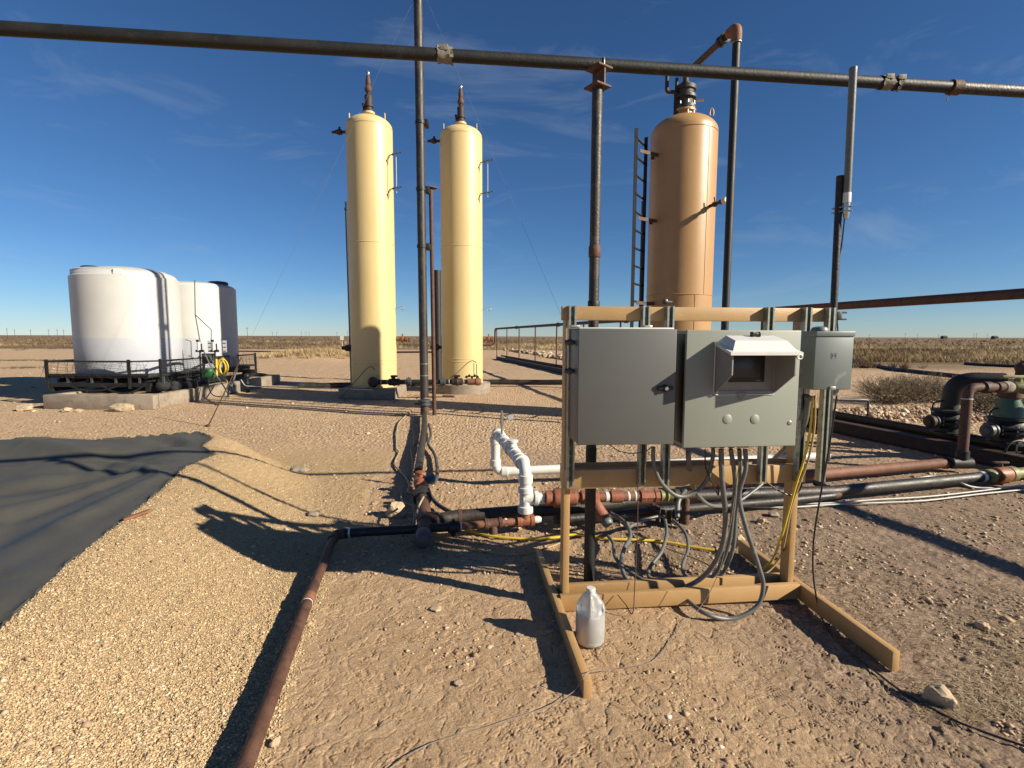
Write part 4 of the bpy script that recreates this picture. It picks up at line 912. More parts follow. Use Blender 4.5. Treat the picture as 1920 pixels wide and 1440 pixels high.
yellow_vessel(V2.x, V2.y, P(867, 238, V2.y).z, .27, .585, 'tall yellow vessel on a round concrete pad, right of the riser pipe', 0, 1)
b = MB(); b.box((V1.x - .02, V1.y, .135), (1.42, 1.5, .27), None, .02); o = b.build('concrete_pad', m_conc); tag(o, 'square concrete pad under the left yellow vessel', 'concrete pad')
b = MB(); b.lathe([(.80, -.1), (.80, .25), (.775, .27), (.1, .27)], (V2.x, V2.y, 0), (0, 0, 1), 48); tag(b.build('concrete_pad', m_conc), 'round concrete pad under the right yellow vessel', 'concrete pad')
# small second pole beside vessel one
b = MB(); pp = P(658, 660, 15.4); b.tube([Vector((pp.x, pp.y, 0)), Vector((pp.x - .03, pp.y, P(656, 395, 15.4).z))], .035, 10); b.ball((pp.x - .03, pp.y, P(656, 392, 15.4).z), .06, 1); b.tube([(pp.x - .03, pp.y, P(656, 410, 15.4).z), (pp.x - .03, pp.y, P(656, 378, 15.4).z)], .03, 8)
tag(b.build('thin_vent_pole', m_black), 'thin black pole standing tight behind the left yellow vessel', 'pole')
b = MB(); pp = P(820, 560, 17.5); b.tube([Vector((pp.x, pp.y, 0)), Vector((pp.x, pp.y, P(820, 507, 17.5).z))], .13, 16); tag(b.build('dark_stack', m_black), 'short dark stack half hidden behind the right yellow vessel', 'stack')
# connecting line between the vessels
c0 = P(700, 714, V1.y - .75); c1 = P(888, 713, V1.y - .55)
c0.z = c1.z = .44
t = thing('cross_connection', 'dark connecting pipe with valves joining the feet of both yellow vessels', 'pipework', c0)
dc = (c1 - c0).normalized(); LL = (c1 - c0).length
MB().tube([c0, c1], .062, 16).build('pipe_run', m_black, t)
for s_, m_ in ((.20, m_white), (.35, m_white), (.62, m_white), (.80, m_white), (LL - .62, m_white), (LL - .36, m_white), (LL - .25, m_white)): collar(c0 + dc * s_, dc, .066, .015, m_, t, 'band')
b = MB(); b.lathe([(.07, -.18), (.11, -.17), (.13, -.05), (.13, .05), (.11, .12), (.07, .15)], c0, (.1, -.2, 0), 20); b.ball(c0, .14, 2); b.build('blind_elbow', m_drust, t)
for s_ in (.52, LL - .42):
    c = c0 + dc * s_; b = MB(); b.lathe([(.07, -.14), (.09, -.13), (.09, -.05), (.11, 0), (.09, .05), (.09, .13), (.07, .14)], c, dc, 16); b.tube([c, c + Vector((-.04, 0, .17))], .05, 10); b.box(c + Vector((0, -.02, .15)), (.16, .10, .05), None, .01); b.build('valve_body', m_drust, t)
for s_ in (.88, LL - .78):
    c = c0 + dc * s_; b = MB(); b.lathe([(.065, -.07), (.10, -.06), (.10, .06), (.065, .07)], c, dc, 16); b.ball(c + Vector((0, 0, .10)), .03, 1); b.ball(c - Vector((0, 0, .11)), .045, 1); b.build('coupling', m_bgrey, t)
b = MB(); b.lathe([(.07, -.16), (.085, -.15), (.085, .05), (.10, .06), (.10, .14), (.06, .2)], c1, dc, 18); b.tube([c1 + dc * .08, c1 + Vector((.08, .4, 0))], .08, 14); b.build('elbow', m_rustb, t)
b = MB(); c = c1 + Vector((-.04, 0, .12))
for k in range(5): b.ball(c + Vector((-.14 + k * .07, 0, .03 * (k % 2))), .045, 1)
b.tube([c + Vector((.05, 0, 0)), c + Vector((.05, 0, .36))], .012, 6); b.tube([c + Vector((.12, 0, 0)), c + Vector((.12, 0, .33))], .012, 6); b.build('actuator', m_drust, t)
pipe('signal_cable', 'brown cable looping from the right vessel gauge down to the ground', 'cable', [c + Vector((.12, 0, .36)), c + Vector((-.05, 0, .40)), c + Vector((-.45, -.05, .05)), c + Vector((-.95, -.1, -.30)), c + Vector((-1.3, -.2, -.50))], .012, m_wood, sp=True, n=6)
pipe('signal_cable', 'brown cable looping from the left vessel valve down to the ground', 'cable', [c0 + Vector((.05, 0, .30)), c0 + Vector((-.10, 0, .38)), c0 + Vector((-.45, -.1, 0)), c0 + Vector((-.75, -.25, -.38))], .012, m_wood, sp=True, n=6)

# tan vessel with ladder
TY = 9.95; T0 = Vector((P(1276, 450, TY).x, TY, 0)); TR = .60; TH = P(1276, 217, TY - .05).z
t = thing('tan_vessel', 'wide tan vessel with a ladder standing behind the control frame', 'vessel', T0)
dome = [(TR * math.cos(a), TH - .33 + .33 * math.sin(a)) for a in np.linspace(0, math.pi / 2 - .02, 16)]
MB().lathe([(TR, .15), (TR, 3), (TR, TH - .33)] + dome[1:], T0, (0, 0, 1), 80).build('shell', m_tan, t, True, 50)
def tring(z): MB().lathe([(TR - .005, -.014), (TR + .008, -.006), (TR + .008, .006), (TR - .005, .014)], T0 + Vector((0, 0, z)), (0, 0, 1), 80).build('weld_seam', m_tan, t)
tring(TH - .36); tring(P(1276, 551, TY - .6).z)
zA = P(1310, 551, TY - .6).z
for az, z0_, z1_ in ((-62, zA, TH - .36), (-80, .9, zA)):
    p = T0 + Vector((math.cos(R(az)) * (TR + .001), math.sin(R(az)) * (TR + .001), 0)); MB().tube([p + Vector((0, 0, z0_)), p + Vector((0, 0, z1_))], .006, 6).build('weld_seam', m_tan, t)
c = T0 + Vector((0, 0, TH))
MB().lathe([(.16, -.06), (.16, .06), (.20, .07), (.20, .11), (.1, .12)], c, (0, 0, 1), 20).build('top_flange', m_tan, t)
MB().lathe([(.19, .12), (.20, .125), (.20, .18), (.14, .19), (.15, .30), (.20, .31), (.20, .36), (.15, .37), (.16, .45), (.19, .46), (.19, .53), (.10, .54), (.085, .60)], c, (0, 0, 1), 20).build('stack', m_blackp, t)
for k in range(8):
    a = k * .785; b = MB(); b.tube([c + Vector((math.cos(a) * .18, math.sin(a) * .18, .0)), c + Vector((math.cos(a) * .18, math.sin(a) * .18, .24))], .014, 6); b.build('bolt', m_galv, t)
MB().tube([c + Vector((.18, -.05, .27)), c + Vector((.32, -.08, .27))], .024, 8).build('port', m_chrome, t)
b = MB(); b.tube(fillet([c + Vector((-.19, -.05, -.05)), c + Vector((-.19, -.05, .42)), c + Vector((-.36, -.05, .42)), c + Vector((-.36, -.05, .80))], .05), .034, 10); b.tube([c + Vector((-.18, -.05, .42)), c + Vector((-.18, -.05, .66))], .03, 8); b.build('bypass_tube', m_drust, t)
MB().tube([c + Vector((.42, -.22, -.08)) + Vector((math.cos(a) * .035, 0, .06 + math.sin(a) * .08)) for a in np.linspace(-.6, 3.7, 12)], .012, 6).build('lifting_lug', m_tan, t)
nz = T0 + Vector((math.cos(R(-54)) * TR, math.sin(R(-54)) * TR, P(1312, 386, TY - .5).z))
nd = Vector((.30, -.95, .02)).normalized()
MB().lathe([(.03, -.02), (.03, .10), (.048, .11), (.048, .17), (.03, .18), (.03, .26), (.045, .27), (.045, .34)], nz, nd, 12).build('nozzle', m_drust, t)
MB().lathe([(.045, .34), (.055, .35), (.055, .41), (.045, .43)], nz, nd, 14).build('nozzle_plug', m_gglass, t)
MB().tube([nz + nd * .14, nz + nd * .14 + Vector((-.02, 0, .12))], .012, 6).build('handle', m_drust, t)
pk = P(1247, 566, TY - .75); MB().lathe([(.03, -.04), (.05, -.03), (.05, .03), (.03, .04)], pk, (.2, -1, 0), 12).build('gauge', m_blackpl, t)
MB().tube([pk, pk + Vector((.13, .02, 0))], .018, 8).build('gauge_stem', m_chrome, t)
LA = Vector((P(1189, 450, 9.35).x, 9.35, 0)); LB = Vector((P(1206, 450, 9.77).x, 9.77, 0)); lt = P(1189, 240, 9.35).z
lo_ = MB(); lax = (Vector((1, 0, 0)), Vector((0, 1, 0)), Vector((0, 0, 1)))
ld = thing  # ladder: the left rail carries the rungs as sub-parts
rail = MB().box(LA + Vector((0, 0, lt / 2)), (.05, .012, lt), None).box(LA + Vector((-.025, .02, lt / 2)), (.006, .055, lt), None).build('ladder_rail', m_black, t, False)
MB().box(LB + Vector((0, 0, lt / 2)), (.05, .012, lt), None).box(LB + Vector((.025, -.02, lt / 2)), (.006, .055, lt), None).build('ladder_rail', m_black, t, False)
z = .35
while z < lt - .1:
    MB().tube([LA + Vector((0, 0, z)), LB + Vector((0, 0, z))], .021, 8).build('rung', m_black, rail); z += .315
for py in (284, 410, 568):
    z_ = P(1200, py, 9.5).z
    for q_ in (LA, LB): MB().box((q_ + T0 * 1) / 2 * 1 + Vector((-.10, 0, z_)), ((T0 - q_).length - .45, .02, .06), ((T0 - q_).normalized(), Vector((0, 1, 0)), Vector((0, 0, 1)))).build('ladder_bracket', m_rust, t, False)
b = MB(); pp = T0 + Vector((-.62, .45, 0)); b.tube([pp, pp + Vector((0, 0, P(1210, 372, 10.2).z))], .03, 10); tag(b.build('thin_vent_pole', m_black), 'thin black pole between the ladder and the tan vessel', 'pole')
b = MB(); b.box((T0.x, T0.y, .075), (1.6, 1.6, .15), None, .02); tag(b.build('concrete_pad', m_conc), 'concrete pad under the tan vessel', 'concrete pad')
# vent line from its top
pt = c + Vector((0, 0, .58)); PV = Vector((P(1371, 320, 8.5).x, 8.5, 0)); zv = P(1386, 50, 8.5).z
zv = max(zv, pt.z + .15); ptop = Vector((c.x, c.y, zv)); ve = Vector((PV.x, PV.y, zv))
t = thing('vent_line', 'dark pipe rising off the tan vessel top, crossing over and dropping as a tall pole', 'pipe', PV)
MB().tube(fillet([pt, ptop, ve + (ptop - ve).normalized() * .25], .14), .052, 16).build('pipe_run', m_rust, t)
MB().tube([Vector((PV.x, PV.y, 0)), ve - Vector((0, 0, .15))], .060, 18).build('drop_pipe', m_black, t)
MB().tube(fillet([ve + (ptop - ve).normalized() * .20, ve, ve - Vector((0, 0, .22))], .10, 6), .078, 18).build('elbow', m_rustb, t)
dd = (ptop - ve).normalized(); MB().lathe([(.055, -.09), (.085, -.08), (.085, -.03), (.07, -.02), (.07, .02), (.085, .03), (.085, .08), (.055, .09)], ve + dd * .36, dd, 18).build('union', m_black, t)
collar(ve - Vector((0, 0, .24)), (0, 0, 1), .080, .02, m_galv, t, 'band')

# ------------------------------------------------------------------ white tanks on their skid
def tank(cx, cy, z0, r, hw, label, crown=.26, la=135):
    o = Vector((cx, cy, z0)); t = thing('water_tank', label, 'tank', o, 'white plastic tanks'); lvl = P(220, 634, 12.0).z - z0
    pr = [(r - .02, 0), (r, .03), (r, lvl)]
    MB().lathe(pr, o, (0, 0, 1), 72).build('lower_wall', m_poly2, t, True, 50, 'slightly darker lower wall where the liquid stands')
    pr = [(r, lvl)] + [(r, lvl + (hw - lvl) * k / 4) for k in (1, 2, 3, 4)] + [(r - .05, hw + .03)] + [(r * math.cos(a) * .955, hw + .03 + crown * math.sin(a)) for a in np.linspace(.1, 1.5, 12)]
    MB().lathe(pr, o, (0, 0, 1), 72).build('upper_wall', m_poly, t, True, 50)
    MB().lathe([(.26, -.02), (.27, .0), (.27, .05), (.22, .08), (.05, .10)], o + Vector((math.cos(R(la)) * .6 * r, math.sin(R(la)) * .6 * r, hw + .03 + crown * .7)), (0, 0, 1), 28).build('lid', m_blackpl, t)
    for a in ((-62, 118) if crown > .2 else ()):
        d = Vector((math.cos(R(a)), math.sin(R(a)), 0)); s_ = Vector((-d.y, d.x, 0)); p = o + d * r * .82 + Vector((0, 0, hw + .02))
        MB().add([p - s_ * .11, p + s_ * .11, p + s_ * .09 + d * .16 * r, p - s_ * .09 + d * .16 * r, p - s_ * .08 + Vector((0, 0, .14)), p + s_ * .08 + Vector((0, 0, .14)), p + s_ * .07 + d * .15 * r + Vector((0, 0, .13)), p - s_ * .07 + d * .15 * r + Vector((0, 0, .13))],
                 [(0, 1, 2, 3), (4, 5, 6, 7), (0, 1, 5, 4), (1, 2, 6, 5), (2, 3, 7, 6), (3, 0, 4, 7)]).build('tie_lug', m_poly, t)
DZ = .68
tank(-9.64, 12.98, DZ, 1.115, 2.31, 'nearest white plastic tank on the black railed skid, crossed by pole shadows')
tank(-9.38, 15.25, DZ, 1.105, 2.30, 'second white plastic tank on the skid, behind the gauge columns', .14, 15)
tank(-11.98, 16.0, .30, 1.25, 3.20, 'taller white tank peeking over the left top of the nearest tank', .06, 215)
# curb (concrete ring) and skid
cf = GG(288, 768); cl = GG(66, 770); yb = 16.9
b = MB(); ch = .31
b.box(((cf.x + cl.x) / 2, cf.y + .09, ch / 2), (cf.x - cl.x, .18, ch), None, .015); b.box((cf.x - .09, (cf.y + yb) / 2 + .1, ch / 2 - .002), (.178, yb - cf.y - .2, ch), None, .015); b.box((cl.x + .09, (cf.y + yb) / 2 + .1, ch / 2 - .004), (.176, yb - cf.y - .2, ch), None, .015)
b.box(((cf.x + cl.x) / 2, yb + .1, ch / 2 - .003), (cf.x - cl.x, .18, ch), None, .015)
t = thing('concrete_curb', 'low concrete containment curb in front of the white tanks', 'concrete curb', cf)
b.build('curb_wall', m_conc, t)
b = MB(); b.box(((cf.x + cl.x) / 2, (cf.y + yb) / 2, .13), (cf.x - cl.x - .3, yb - cf.y - .1, .26)); o = b.build('fill', m_rock, t)
b = MB(); b.lathe([(1.45, -.05), (1.45, .28), (1.4, .30), (.1, .30)], (-11.98, 16.0, 0), (0, 0, 1), 32); tag(b.build('tank_pad', m_conc), 'round concrete pad under the taller white tank', 'concrete pad')
X0, X1, Y0, Y1 = -10.75, -8.30, 11.7, 16.6
X0 = P(88, 700, Y0).x; X1 = -8.32
t = thing('tank_skid', 'black steel skid with top rail and netting carrying the white tanks', 'skid', ((X0 + X1) / 2, Y0, 0))
b = MB()
for xx in (X0 + .05, X1 - .05): b.box((xx, (Y0 + Y1) / 2, .36), (.10, Y1 - Y0, .10))
for yy in (Y0 + .04, Y1 - .04): b.box(((X0 + X1) / 2, yy, .46), (X1 - X0 + .02, .08, .09))
for k in range(7): b.box((X0 + (X1 - X0) * (k + .5) / 7, (Y0 + Y1) / 2, .56), (.06, Y1 - Y0 - .2, .10))
b.build('base_frame', m_black, t, False)
MB().box(((X0 + X1) / 2, (Y0 + Y1) / 2, DZ - .03), (X1 - X0, Y1 - Y0, .05), None, .004).build('deck', m_black, t)
for k in range(5): MB().box((X0 + .45 + k * .55, Y0 + .02, .56), (.045, .03, .20)).build('stiffener', m_dkgrey, t, False)
rh = 1.0
for xx, yy in ((X0, Y0), (X1 - .45, Y0), (X1, Y0 + .4), (X1, Y0 + 2.1), (X1, Y1), (X0, Y1)): MB().box((xx, yy, (rh + .36) / 2 + .03), (.05, .05, rh - .33)).build('rail_post', m_black, t, False)
b = MB(); b.box(((X0 + X1) / 2 - .2, Y0, rh), (X1 - X0 - .36, .06, .04)); b.box((X1, (Y0 + Y1) / 2 + .2, rh - .002), (.06, Y1 - Y0 - .4, .04)); b.box((X0, (Y0 + Y1) / 2, rh - .004), (.06, Y1 - Y0, .04))
b.tube([(X1 - .42, Y0, rh), (X1, Y0 + .42, rh)], .022, 6); b.build('top_rail', m_black, t, False)
b = MB(); b.box(((X0 + X1) / 2, Y0 - .01, DZ + .02), (X1 - X0, .05, .035)); b.build('mid_rail', m_black, t, False)
# netting: sagging strands
b = MB(); q = random.Random(9)
for k in range(34):
    x0 = X0 + (X1 - X0) * k / 33; pts = [Vector((x0 + q.uniform(-.05, .05), Y0 - .03, rh)), Vector((x0 + q.uniform(-.12, .12), Y0 - .05, .8)), Vector((x0 + q.uniform(-.2, .2), Y0 - .03, .62))]; b.tube(pts, .0035, 3, False)
for k in range(6): b.tube([Vector((X0 + (X1 - X0) * i / 14, Y0 - .04, rh - .06 - k * .06 + .03 * math.sin(i * 1.3 + k))) for i in range(15)], .0035, 3, False)
for k in range(50):
    yy = Y0 + .3 + (Y1 - Y0 - .4) * k / 50; b.tube([Vector((X1 + .04, yy, rh)), Vector((X1 + .07 + q.uniform(0, .05), yy + q.uniform(-.2, .2), .7)), Vector((X1 + .12 + q.uniform(0, .14), yy + q.uniform(-.2, .2), .34))], .004, 3, False)
for k in range(12): b.tube([Vector((X1 + .06 + .010 * k + .03 * math.sin(i * 2 + k), Y0 + .3 + (Y1 - Y0 - .4) * i / 24, .95 - .05 * k)) for i in range(25)], .004, 3, False)
b.build('netting', m_net, t, False)
def drape(p, q_, sag, n=16, r=.012):
    return [Vector(p).lerp(Vector(q_), i / n) - Vector((0, 0, sag * 4 * (i / n) * (1 - i / n))) for i in range(n + 1)]
for i, (x0, x1, sg, lb) in enumerate(((-10.2, -8.9, .16, 'long black hose drooping under the skid deck at the front'), (-9.4, -8.35, .22, 'black hose hanging at the front right corner of the skid'))):
    pipe('black_hose', lb, 'hose', drape((x0, Y0 - .08, .5), (x1, Y0 - .08, .5), sg), .022, m_blackpl, n=8)
pipe('black_hose', 'black hose hanging in an arc on the side of the skid', 'hose', drape((X1 + .12, Y0 + .2, .62), (X1 + .12, Y0 + 2.0, .60), .2), .028, m_blackpl, n=8)
b = MB(); q = random.Random(17)
for k in range(10): b.ball((X1 + .15 + q.uniform(-.1, .25), Y0 + .1 + k * .16, .38 + q.uniform(-.05, .08)), q.uniform(.09, .16), 2, (1, 1, .8))
tag(b.build('rolled_netting', m_net), 'bundle of rolled black netting piled along the skid side', 'netting')
# gauge columns / chemical pumps
for i, (px, lb) in enumerate(((377, 'left gauge column with clear calibration tube on the skid'), (405, 'right gauge column with clear calibration tube on the skid'))):
    p = P(px, 700, 13.2); p.z = .5; t = thing('gauge_column', lb, 'gauge', p, 'gauge columns on the skid side')
    zt_ = P(px, 642, 13.2).z; z1_ = P(px, 658, 13.2).z
    MB().tube([p, Vector((p.x, p.y, z1_))], .02, 8).build('stand', m_black, t)
    MB().tube([Vector((p.x - .02, p.y, z1_)), Vector((p.x - .02, p.y, zt_))], .045, 12).build('clear_tube', m_gglass, t)
    MB().tube([Vector((p.x + .05, p.y, z1_)), Vector((p.x + .05, p.y, zt_ - .03))], .014, 6).build('scale_rod', m_blackpl, t)
    MB().box((p.x, p.y, z1_), (.19, .08, .06), None, .01).build('clamp_block', m_blackpl, t)
    MB().box((p.x - .05, p.y, zt_ + .04), (.06, .05, .06), None, .01).build('cap', m_blackpl, t)
    MB().box((p.x + .27, p.y - .02, zt_ - .10), (.10, .005, .30), None).build('scale_plate', m_hood, t)
    for kk in range(3): MB().box((p.x + .27, p.y - .026, zt_ - .02 - kk * .10), (.07, .004, .018), None).build('scale_mark', m_blackpl, t)
    MB().tube(spline([Vector((p.x - .3, p.y, z1_ - .12)), Vector((p.x - .1, p.y, z1_ - .2)), Vector((p.x, p.y, z1_ - .1))]), .014, 6).build('bracket', m_cond, t)
b = MB(); c = P(391, 672, 13.3); b.box(c, (.30, .12, .26), None, .02); b.box(c + Vector((.05, -.07, .02)), (.16, .05, .18), None, .01); tag(b.build('pump_block', m_dkgrey), 'dark grey pump block between the two gauge columns', 'pump')
b = MB(); c = P(394, 702, 12.9); b.box(c, (.30, .16, .18), None, .04); b.ball(c + Vector((0, 0, .08)), .09, 2); tag(b.build('green_pump', m_bgreen), 'small bright green pump low on the skid side', 'pump')
t = thing('cord_coil', 'coil of yellow cord hung on the skid rail below the right gauge column', 'cord', P(416, 685, 12.9))
q = random.Random(3); c = P(416, 688, 12.9)
b = MB()
for k in range(9):
    w_ = q.uniform(.07, .13); h_ = q.uniform(.16, .22); o_ = Vector((q.uniform(-.03, .03), q.uniform(-.03, .03), q.uniform(-.03, .02)))
    b.tube([c + o_ + Vector((math.cos(a) * w_, k * .008, math.sin(a) * h_)) for a in np.linspace(0, 6.28, 22)], .011, 6, False)
b.tube([c + Vector((-.13, 0, .2)), c + Vector((-.14, 0, -.25))], .025, 8); b.build('loops', m_ycord, t)
for i, (pts, m_, r_, lb) in enumerate((
    ([(383, 660, 13.2), (398, 692, 12.7), (420, 725, 12.2), (428, 740, 11.9)], m_cond, .016, 'grey conduit slanting down from the left gauge column to the ground'),
    ([(393, 668, 13.2), (412, 700, 12.7), (436, 727, 12.2), (446, 738, 12.0)], m_cond, .016, 'second grey conduit slanting down from the gauge columns'),
    ([(391, 705, 12.8), (392, 728, 12.2), (402, 742, 11.8), (430, 744, 11.7)], m_blackpl, .012, 'black cable drooping from the skid below the green pump'),
    ([(418, 700, 12.8), (426, 715, 12.4), (428, 730, 12.1)], m_dycord, .012, 'tan cord dropping from the yellow coil'),
    ([(446, 690, 13.1), (438, 712, 12.6), (430, 736, 12.0), (422, 750, 11.6)], m_cond, .02, 'grey rod leaning on the right end of the skid'))):
    pipe('skid_cable', lb, 'cable', [P(*p) for p in pts], r_, m_, sp=True, n=6)
for i, (pts, lb) in enumerate(((((365, 525), (366, 590), (375, 640), (376, 668)), 'thin tube climbing the wall of the second white tank'), (((366, 590), (396, 618), (396, 645)), 'thin branch tube slanting across the second white tank'), (((348, 637), (358, 640), (359, 668)), 'short hooked tube beside the nearest white tank'))):
    pipe('level_tube', lb, 'tube', [P(x_, y_, 13.55) for x_, y_ in pts], .012, m_dkgrey, n=6)
o = MB().tube(fillet([P(452, 712, 13.6), P(458, 722, 13.4), P(462, 724, 13.3), P(640, 729, 12.9), P(700, 731, 12.7)], .1), .012, 8).build('white_ground_line', m_white); tag(o, 'thin white plastic line on the ground from the skid to the riser', 'pipe')
b = MB(); c = P(463, 705, 13.7); b.tube([c, c + Vector((0, 0, -.45))], .05, 10); b.ball(c, .08, 2); b.ball(c + Vector((.0, 0, -.2)), .07, 2); tag(b.build('skid_outlet_valve', m_black), 'dark outlet valve at the right end of the skid', 'valve')
b = MB(); c = GG(485, 716); b.ball(c + Vector((0, 0, .12)), .42, 3, (1.1, .7, .45)); b.ball(c + Vector((-.4, .2, .2)), .3, 2, (1, .8, .7)); tag(b.build('dark_tarp_heap', m_net), 'heap of dark netting on the ground right of the skid', 'tarp')

# ------------------------------------------------------------------ control frame (local s to the right, d toward the camera, z up)
FY = R(6.0); FO = Vector((.300, 2.87, 0)); FU = Vector((math.cos(FY), math.sin(FY), 0)); FN = Vector((math.sin(FY), -math.cos(FY), 0)); FZ = Vector((0, 0, 1))
FAX = (FU, FN, FZ)
def F(s, d, z): return FO + FU * s + FN * d + FZ * z
def S(px, py, d):
    """local (s, z) of the pixel on the plane at distance d in front of the frame"""
    dr_ = ray(px, py); k = ((FO + FN * d) - CO).dot(FN) / dr_.dot(FN); p = CO + dr_ * k - FO; return p.dot(FU), p.z
def fbox(b, s0, s1, d0, d1, z0, z1, bev=.003): return b.box(F((s0 + s1) / 2, (d0 + d1) / 2, (z0 + z1) / 2), (s1 - s0, d1 - d0, z1 - z0), FAX, bev)
t = thing('equipment_stand', 'tan painted stand of square tube holding the grey boxes, on two long feet', 'frame', FO)
TW = 1.44
zT1 = S(1100, 575, .0)[1]; zT0 = S(1100, 601, .0)[1]; zM1 = S(1300, 873, 0)[1]; zM0 = S(1300, 907, 0)[1]
fbox(MB(), -.002, .036, -.082, 0, .03, zT1).build('upright', m_frame, t)
fbox(MB(), TW - .038, TW, -.082, 0, .03, zT1).build('upright', m_frame, t)
sR = S(1566, 588, .04)[0]
fbox(MB(), -.03, sR, .001, .039, zT0, zT1).build('top_beam', m_frame, t)
fbox(MB(), -.0, TW + .015, .001, .039, zM0, zM1).build('middle_beam', m_frame, t)
fbox(MB(), .0, TW, -.122, -.084, zM0 + .004, zM1 + .004).build('middle_beam', m_frame, t)
fbox(MB(), -.02, TW + .02, .001, .039, .012, .104).build('base_beam', m_frame, t)
fbox(MB(), -.02, TW + .02, -.122, -.084, .014, .106).build('base_beam', m_frame, t)
fbox(MB(), -.060, -.022, -.66, .745, .0, .092).build('foot', m_frame, t)
fbox(MB(), TW + .022, TW + .060, -.66, .705, .0, .100).build('foot', m_frame, t)
# galvanised channels
def strut(px0, px1, z0, z1, deep=.041):
    s0 = S(px0, 600, .08)[0]; s1 = S(px1, 600, .08)[0]; c_ = (s0 + s1) / 2; hw = .0205; b = MB()
    fbox(b, c_ - hw, c_ + hw, .040, .043, z0, z1, 0); fbox(b, c_ - hw, c_ - hw + .003, .043, .081, z0, z1, 0); fbox(b, c_ + hw - .003, c_ + hw, .043, .081, z0, z1, 0)
    fbox(b, c_ - hw + .003, c_ - hw + .0105, .0785, .081, z0, z1, 0); fbox(b, c_ + hw - .0105, c_ + hw - .003, .0785, .081, z0, z1, 0)
    o_ = b.build('strut_channel', m_galv, t, False)
    b = MB(); z_ = z0 + .03
    while z_ < z1 - .03: fbox(b, c_ - .007, c_ + .007, .0432, .0442, z_, z_ + .028, 0); z_ += .05
    b.build('slots', m_gdark, o_, False)
    return c_
zs1 = zT1 + .002; zs0 = S(1300, 908, .06)[1]
for a, b_, e0_ in ((1066, 1082, S(1075, 913, .06)[1]), (1203, 1222, zs0), (1248, 1268, zs0), (1437, 1455, zs0), (1507, 1526, zs0), (1552, 1568, zs0)): strut(a, b_, e0_, zs1)

# --- left enclosure
DB0, DB1 = .083, .285
zt_, zb_ = S(1180, 617, DB1)[1], S(1180, 833, DB1)[1]
s0, s1 = S(1084, 700, DB1)[0], S(1264, 700, DB1)[0]
t = thing('control_cabinet', 'left grey steel cabinet with plain door and black wing latch', 'cabinet', F(s0, DB1, zb_))
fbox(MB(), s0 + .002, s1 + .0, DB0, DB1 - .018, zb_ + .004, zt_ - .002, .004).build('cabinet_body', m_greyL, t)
# door turned a touch to the left, as if not quite shut
dw = R(2.6); du = (FU * math.cos(dw) + FN * math.sin(dw)); dn = du.cross(FZ) * 1; dn = Vector((du.y, -du.x, 0))
pc = F(s0, DB1 - .008, (zt_ + zb_) / 2) + du * ((s1 - s0) / 2)
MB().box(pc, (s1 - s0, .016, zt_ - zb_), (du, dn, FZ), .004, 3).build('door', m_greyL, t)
MB().box(F((s0 + s1) / 2, .18, zt_ + .004), (s1 - s0 - .01, .20, .008), FAX, .002).build('drip_lip', m_hood, t)
ls, lz = S(1247, 728, DB1 + .02); lc = F(ls, DB1 + .022, lz); b = MB(); dr2 = (FU * .96 - FZ * .05 * 0).normalized()
b.box(lc, (.085, .022, .022), FAX, .008); b.ball(lc, .020, 2, (1, .9, 1)); b.cyl(lc - FN * .03, lc, .012); lo = b.build('latch', m_blackpl, t)
MB().cyl(lc + FN * .016, lc + FN * .021, .009).build('key_disc', m_galv, lo)
for px, py in ((1077, 616), (1213, 615)): MB().box(F(S(px, py, .22)[0], .22, zt_ + .014), (.05, .03, .014), FAX, .004).build('lid_clip', m_galv, t)
for py in (642, 696):
    z_ = S(1078, py, .2)[1]; c_ = F(s0, .185, z_)
    b = MB(); b.lathe([(.012, 0), (.013, .012), (.018, .014), (.018, .03), (.014, .032), (.013, .045), (.010, .05)], c_, -FU, 12); b.build('cable_gland', m_dkgrey, t)

# --- centre enclosure
t0_, t1_ = S(1284, 730, DB1)[0], S(1497, 730, DB1)[0]; zt2, zb2 = S(1390, 619, DB1)[1], S(1390, 838, DB1)[1]
t = thing('operator_cabinet', 'centre grey cabinet with a screen under a raised white cover', 'cabinet', F(t0_, DB1, zb2))
fbox(MB(), t0_ + .004, t1_ - .002, DB0, DB1 - .024, zb2 + .003, zt2 - .002, .004).build('cabinet_body', m_greyC, t)
dw = 0.0; du = (FU * math.cos(dw) + FN * math.sin(dw)); dn = Vector((du.y, -du.x, 0))
pc = F(t0_, DB1 - .008, (zt2 + zb2) / 2) + du * ((t1_ - t0_) / 2)
door = MB().box(pc, (t1_ - t0_, .018, zt2 - zb2), (du, dn, FZ), .005, 3).build('door', m_greyC, t)
fbox(MB(), t0_ + .0, t0_ + .004, DB0 + .02, DB1 - .02, zb2 + .02, zt2 - .02, .001).build('black_side_sheet', m_blackpl, t)  # thin black sheet over nearly all of the cabinet's left face
def cf_(px, py, d=0.0): s_, z_ = S(px, py, DB1 + d); return F(s_, DB1 + d, z_)
for px in (1363.5, 1415): 
    c_ = cf_(px, 786, .0); MB().lathe([(.0255, -.004), (.0255, .002), (.0225, .004)], c_, dn, 28).build('hole_plug', m_greyC, t)
    MB().lathe([(.0265, -.004), (.0265, .0008)], c_, dn, 28).build('plug_gasket', m_blackpl, t)
MB().lathe([(.012, -.004), (.012, .003), (.008, .005)], cf_(1480, 793), dn, 18).build('door_lock', m_chrome, t)
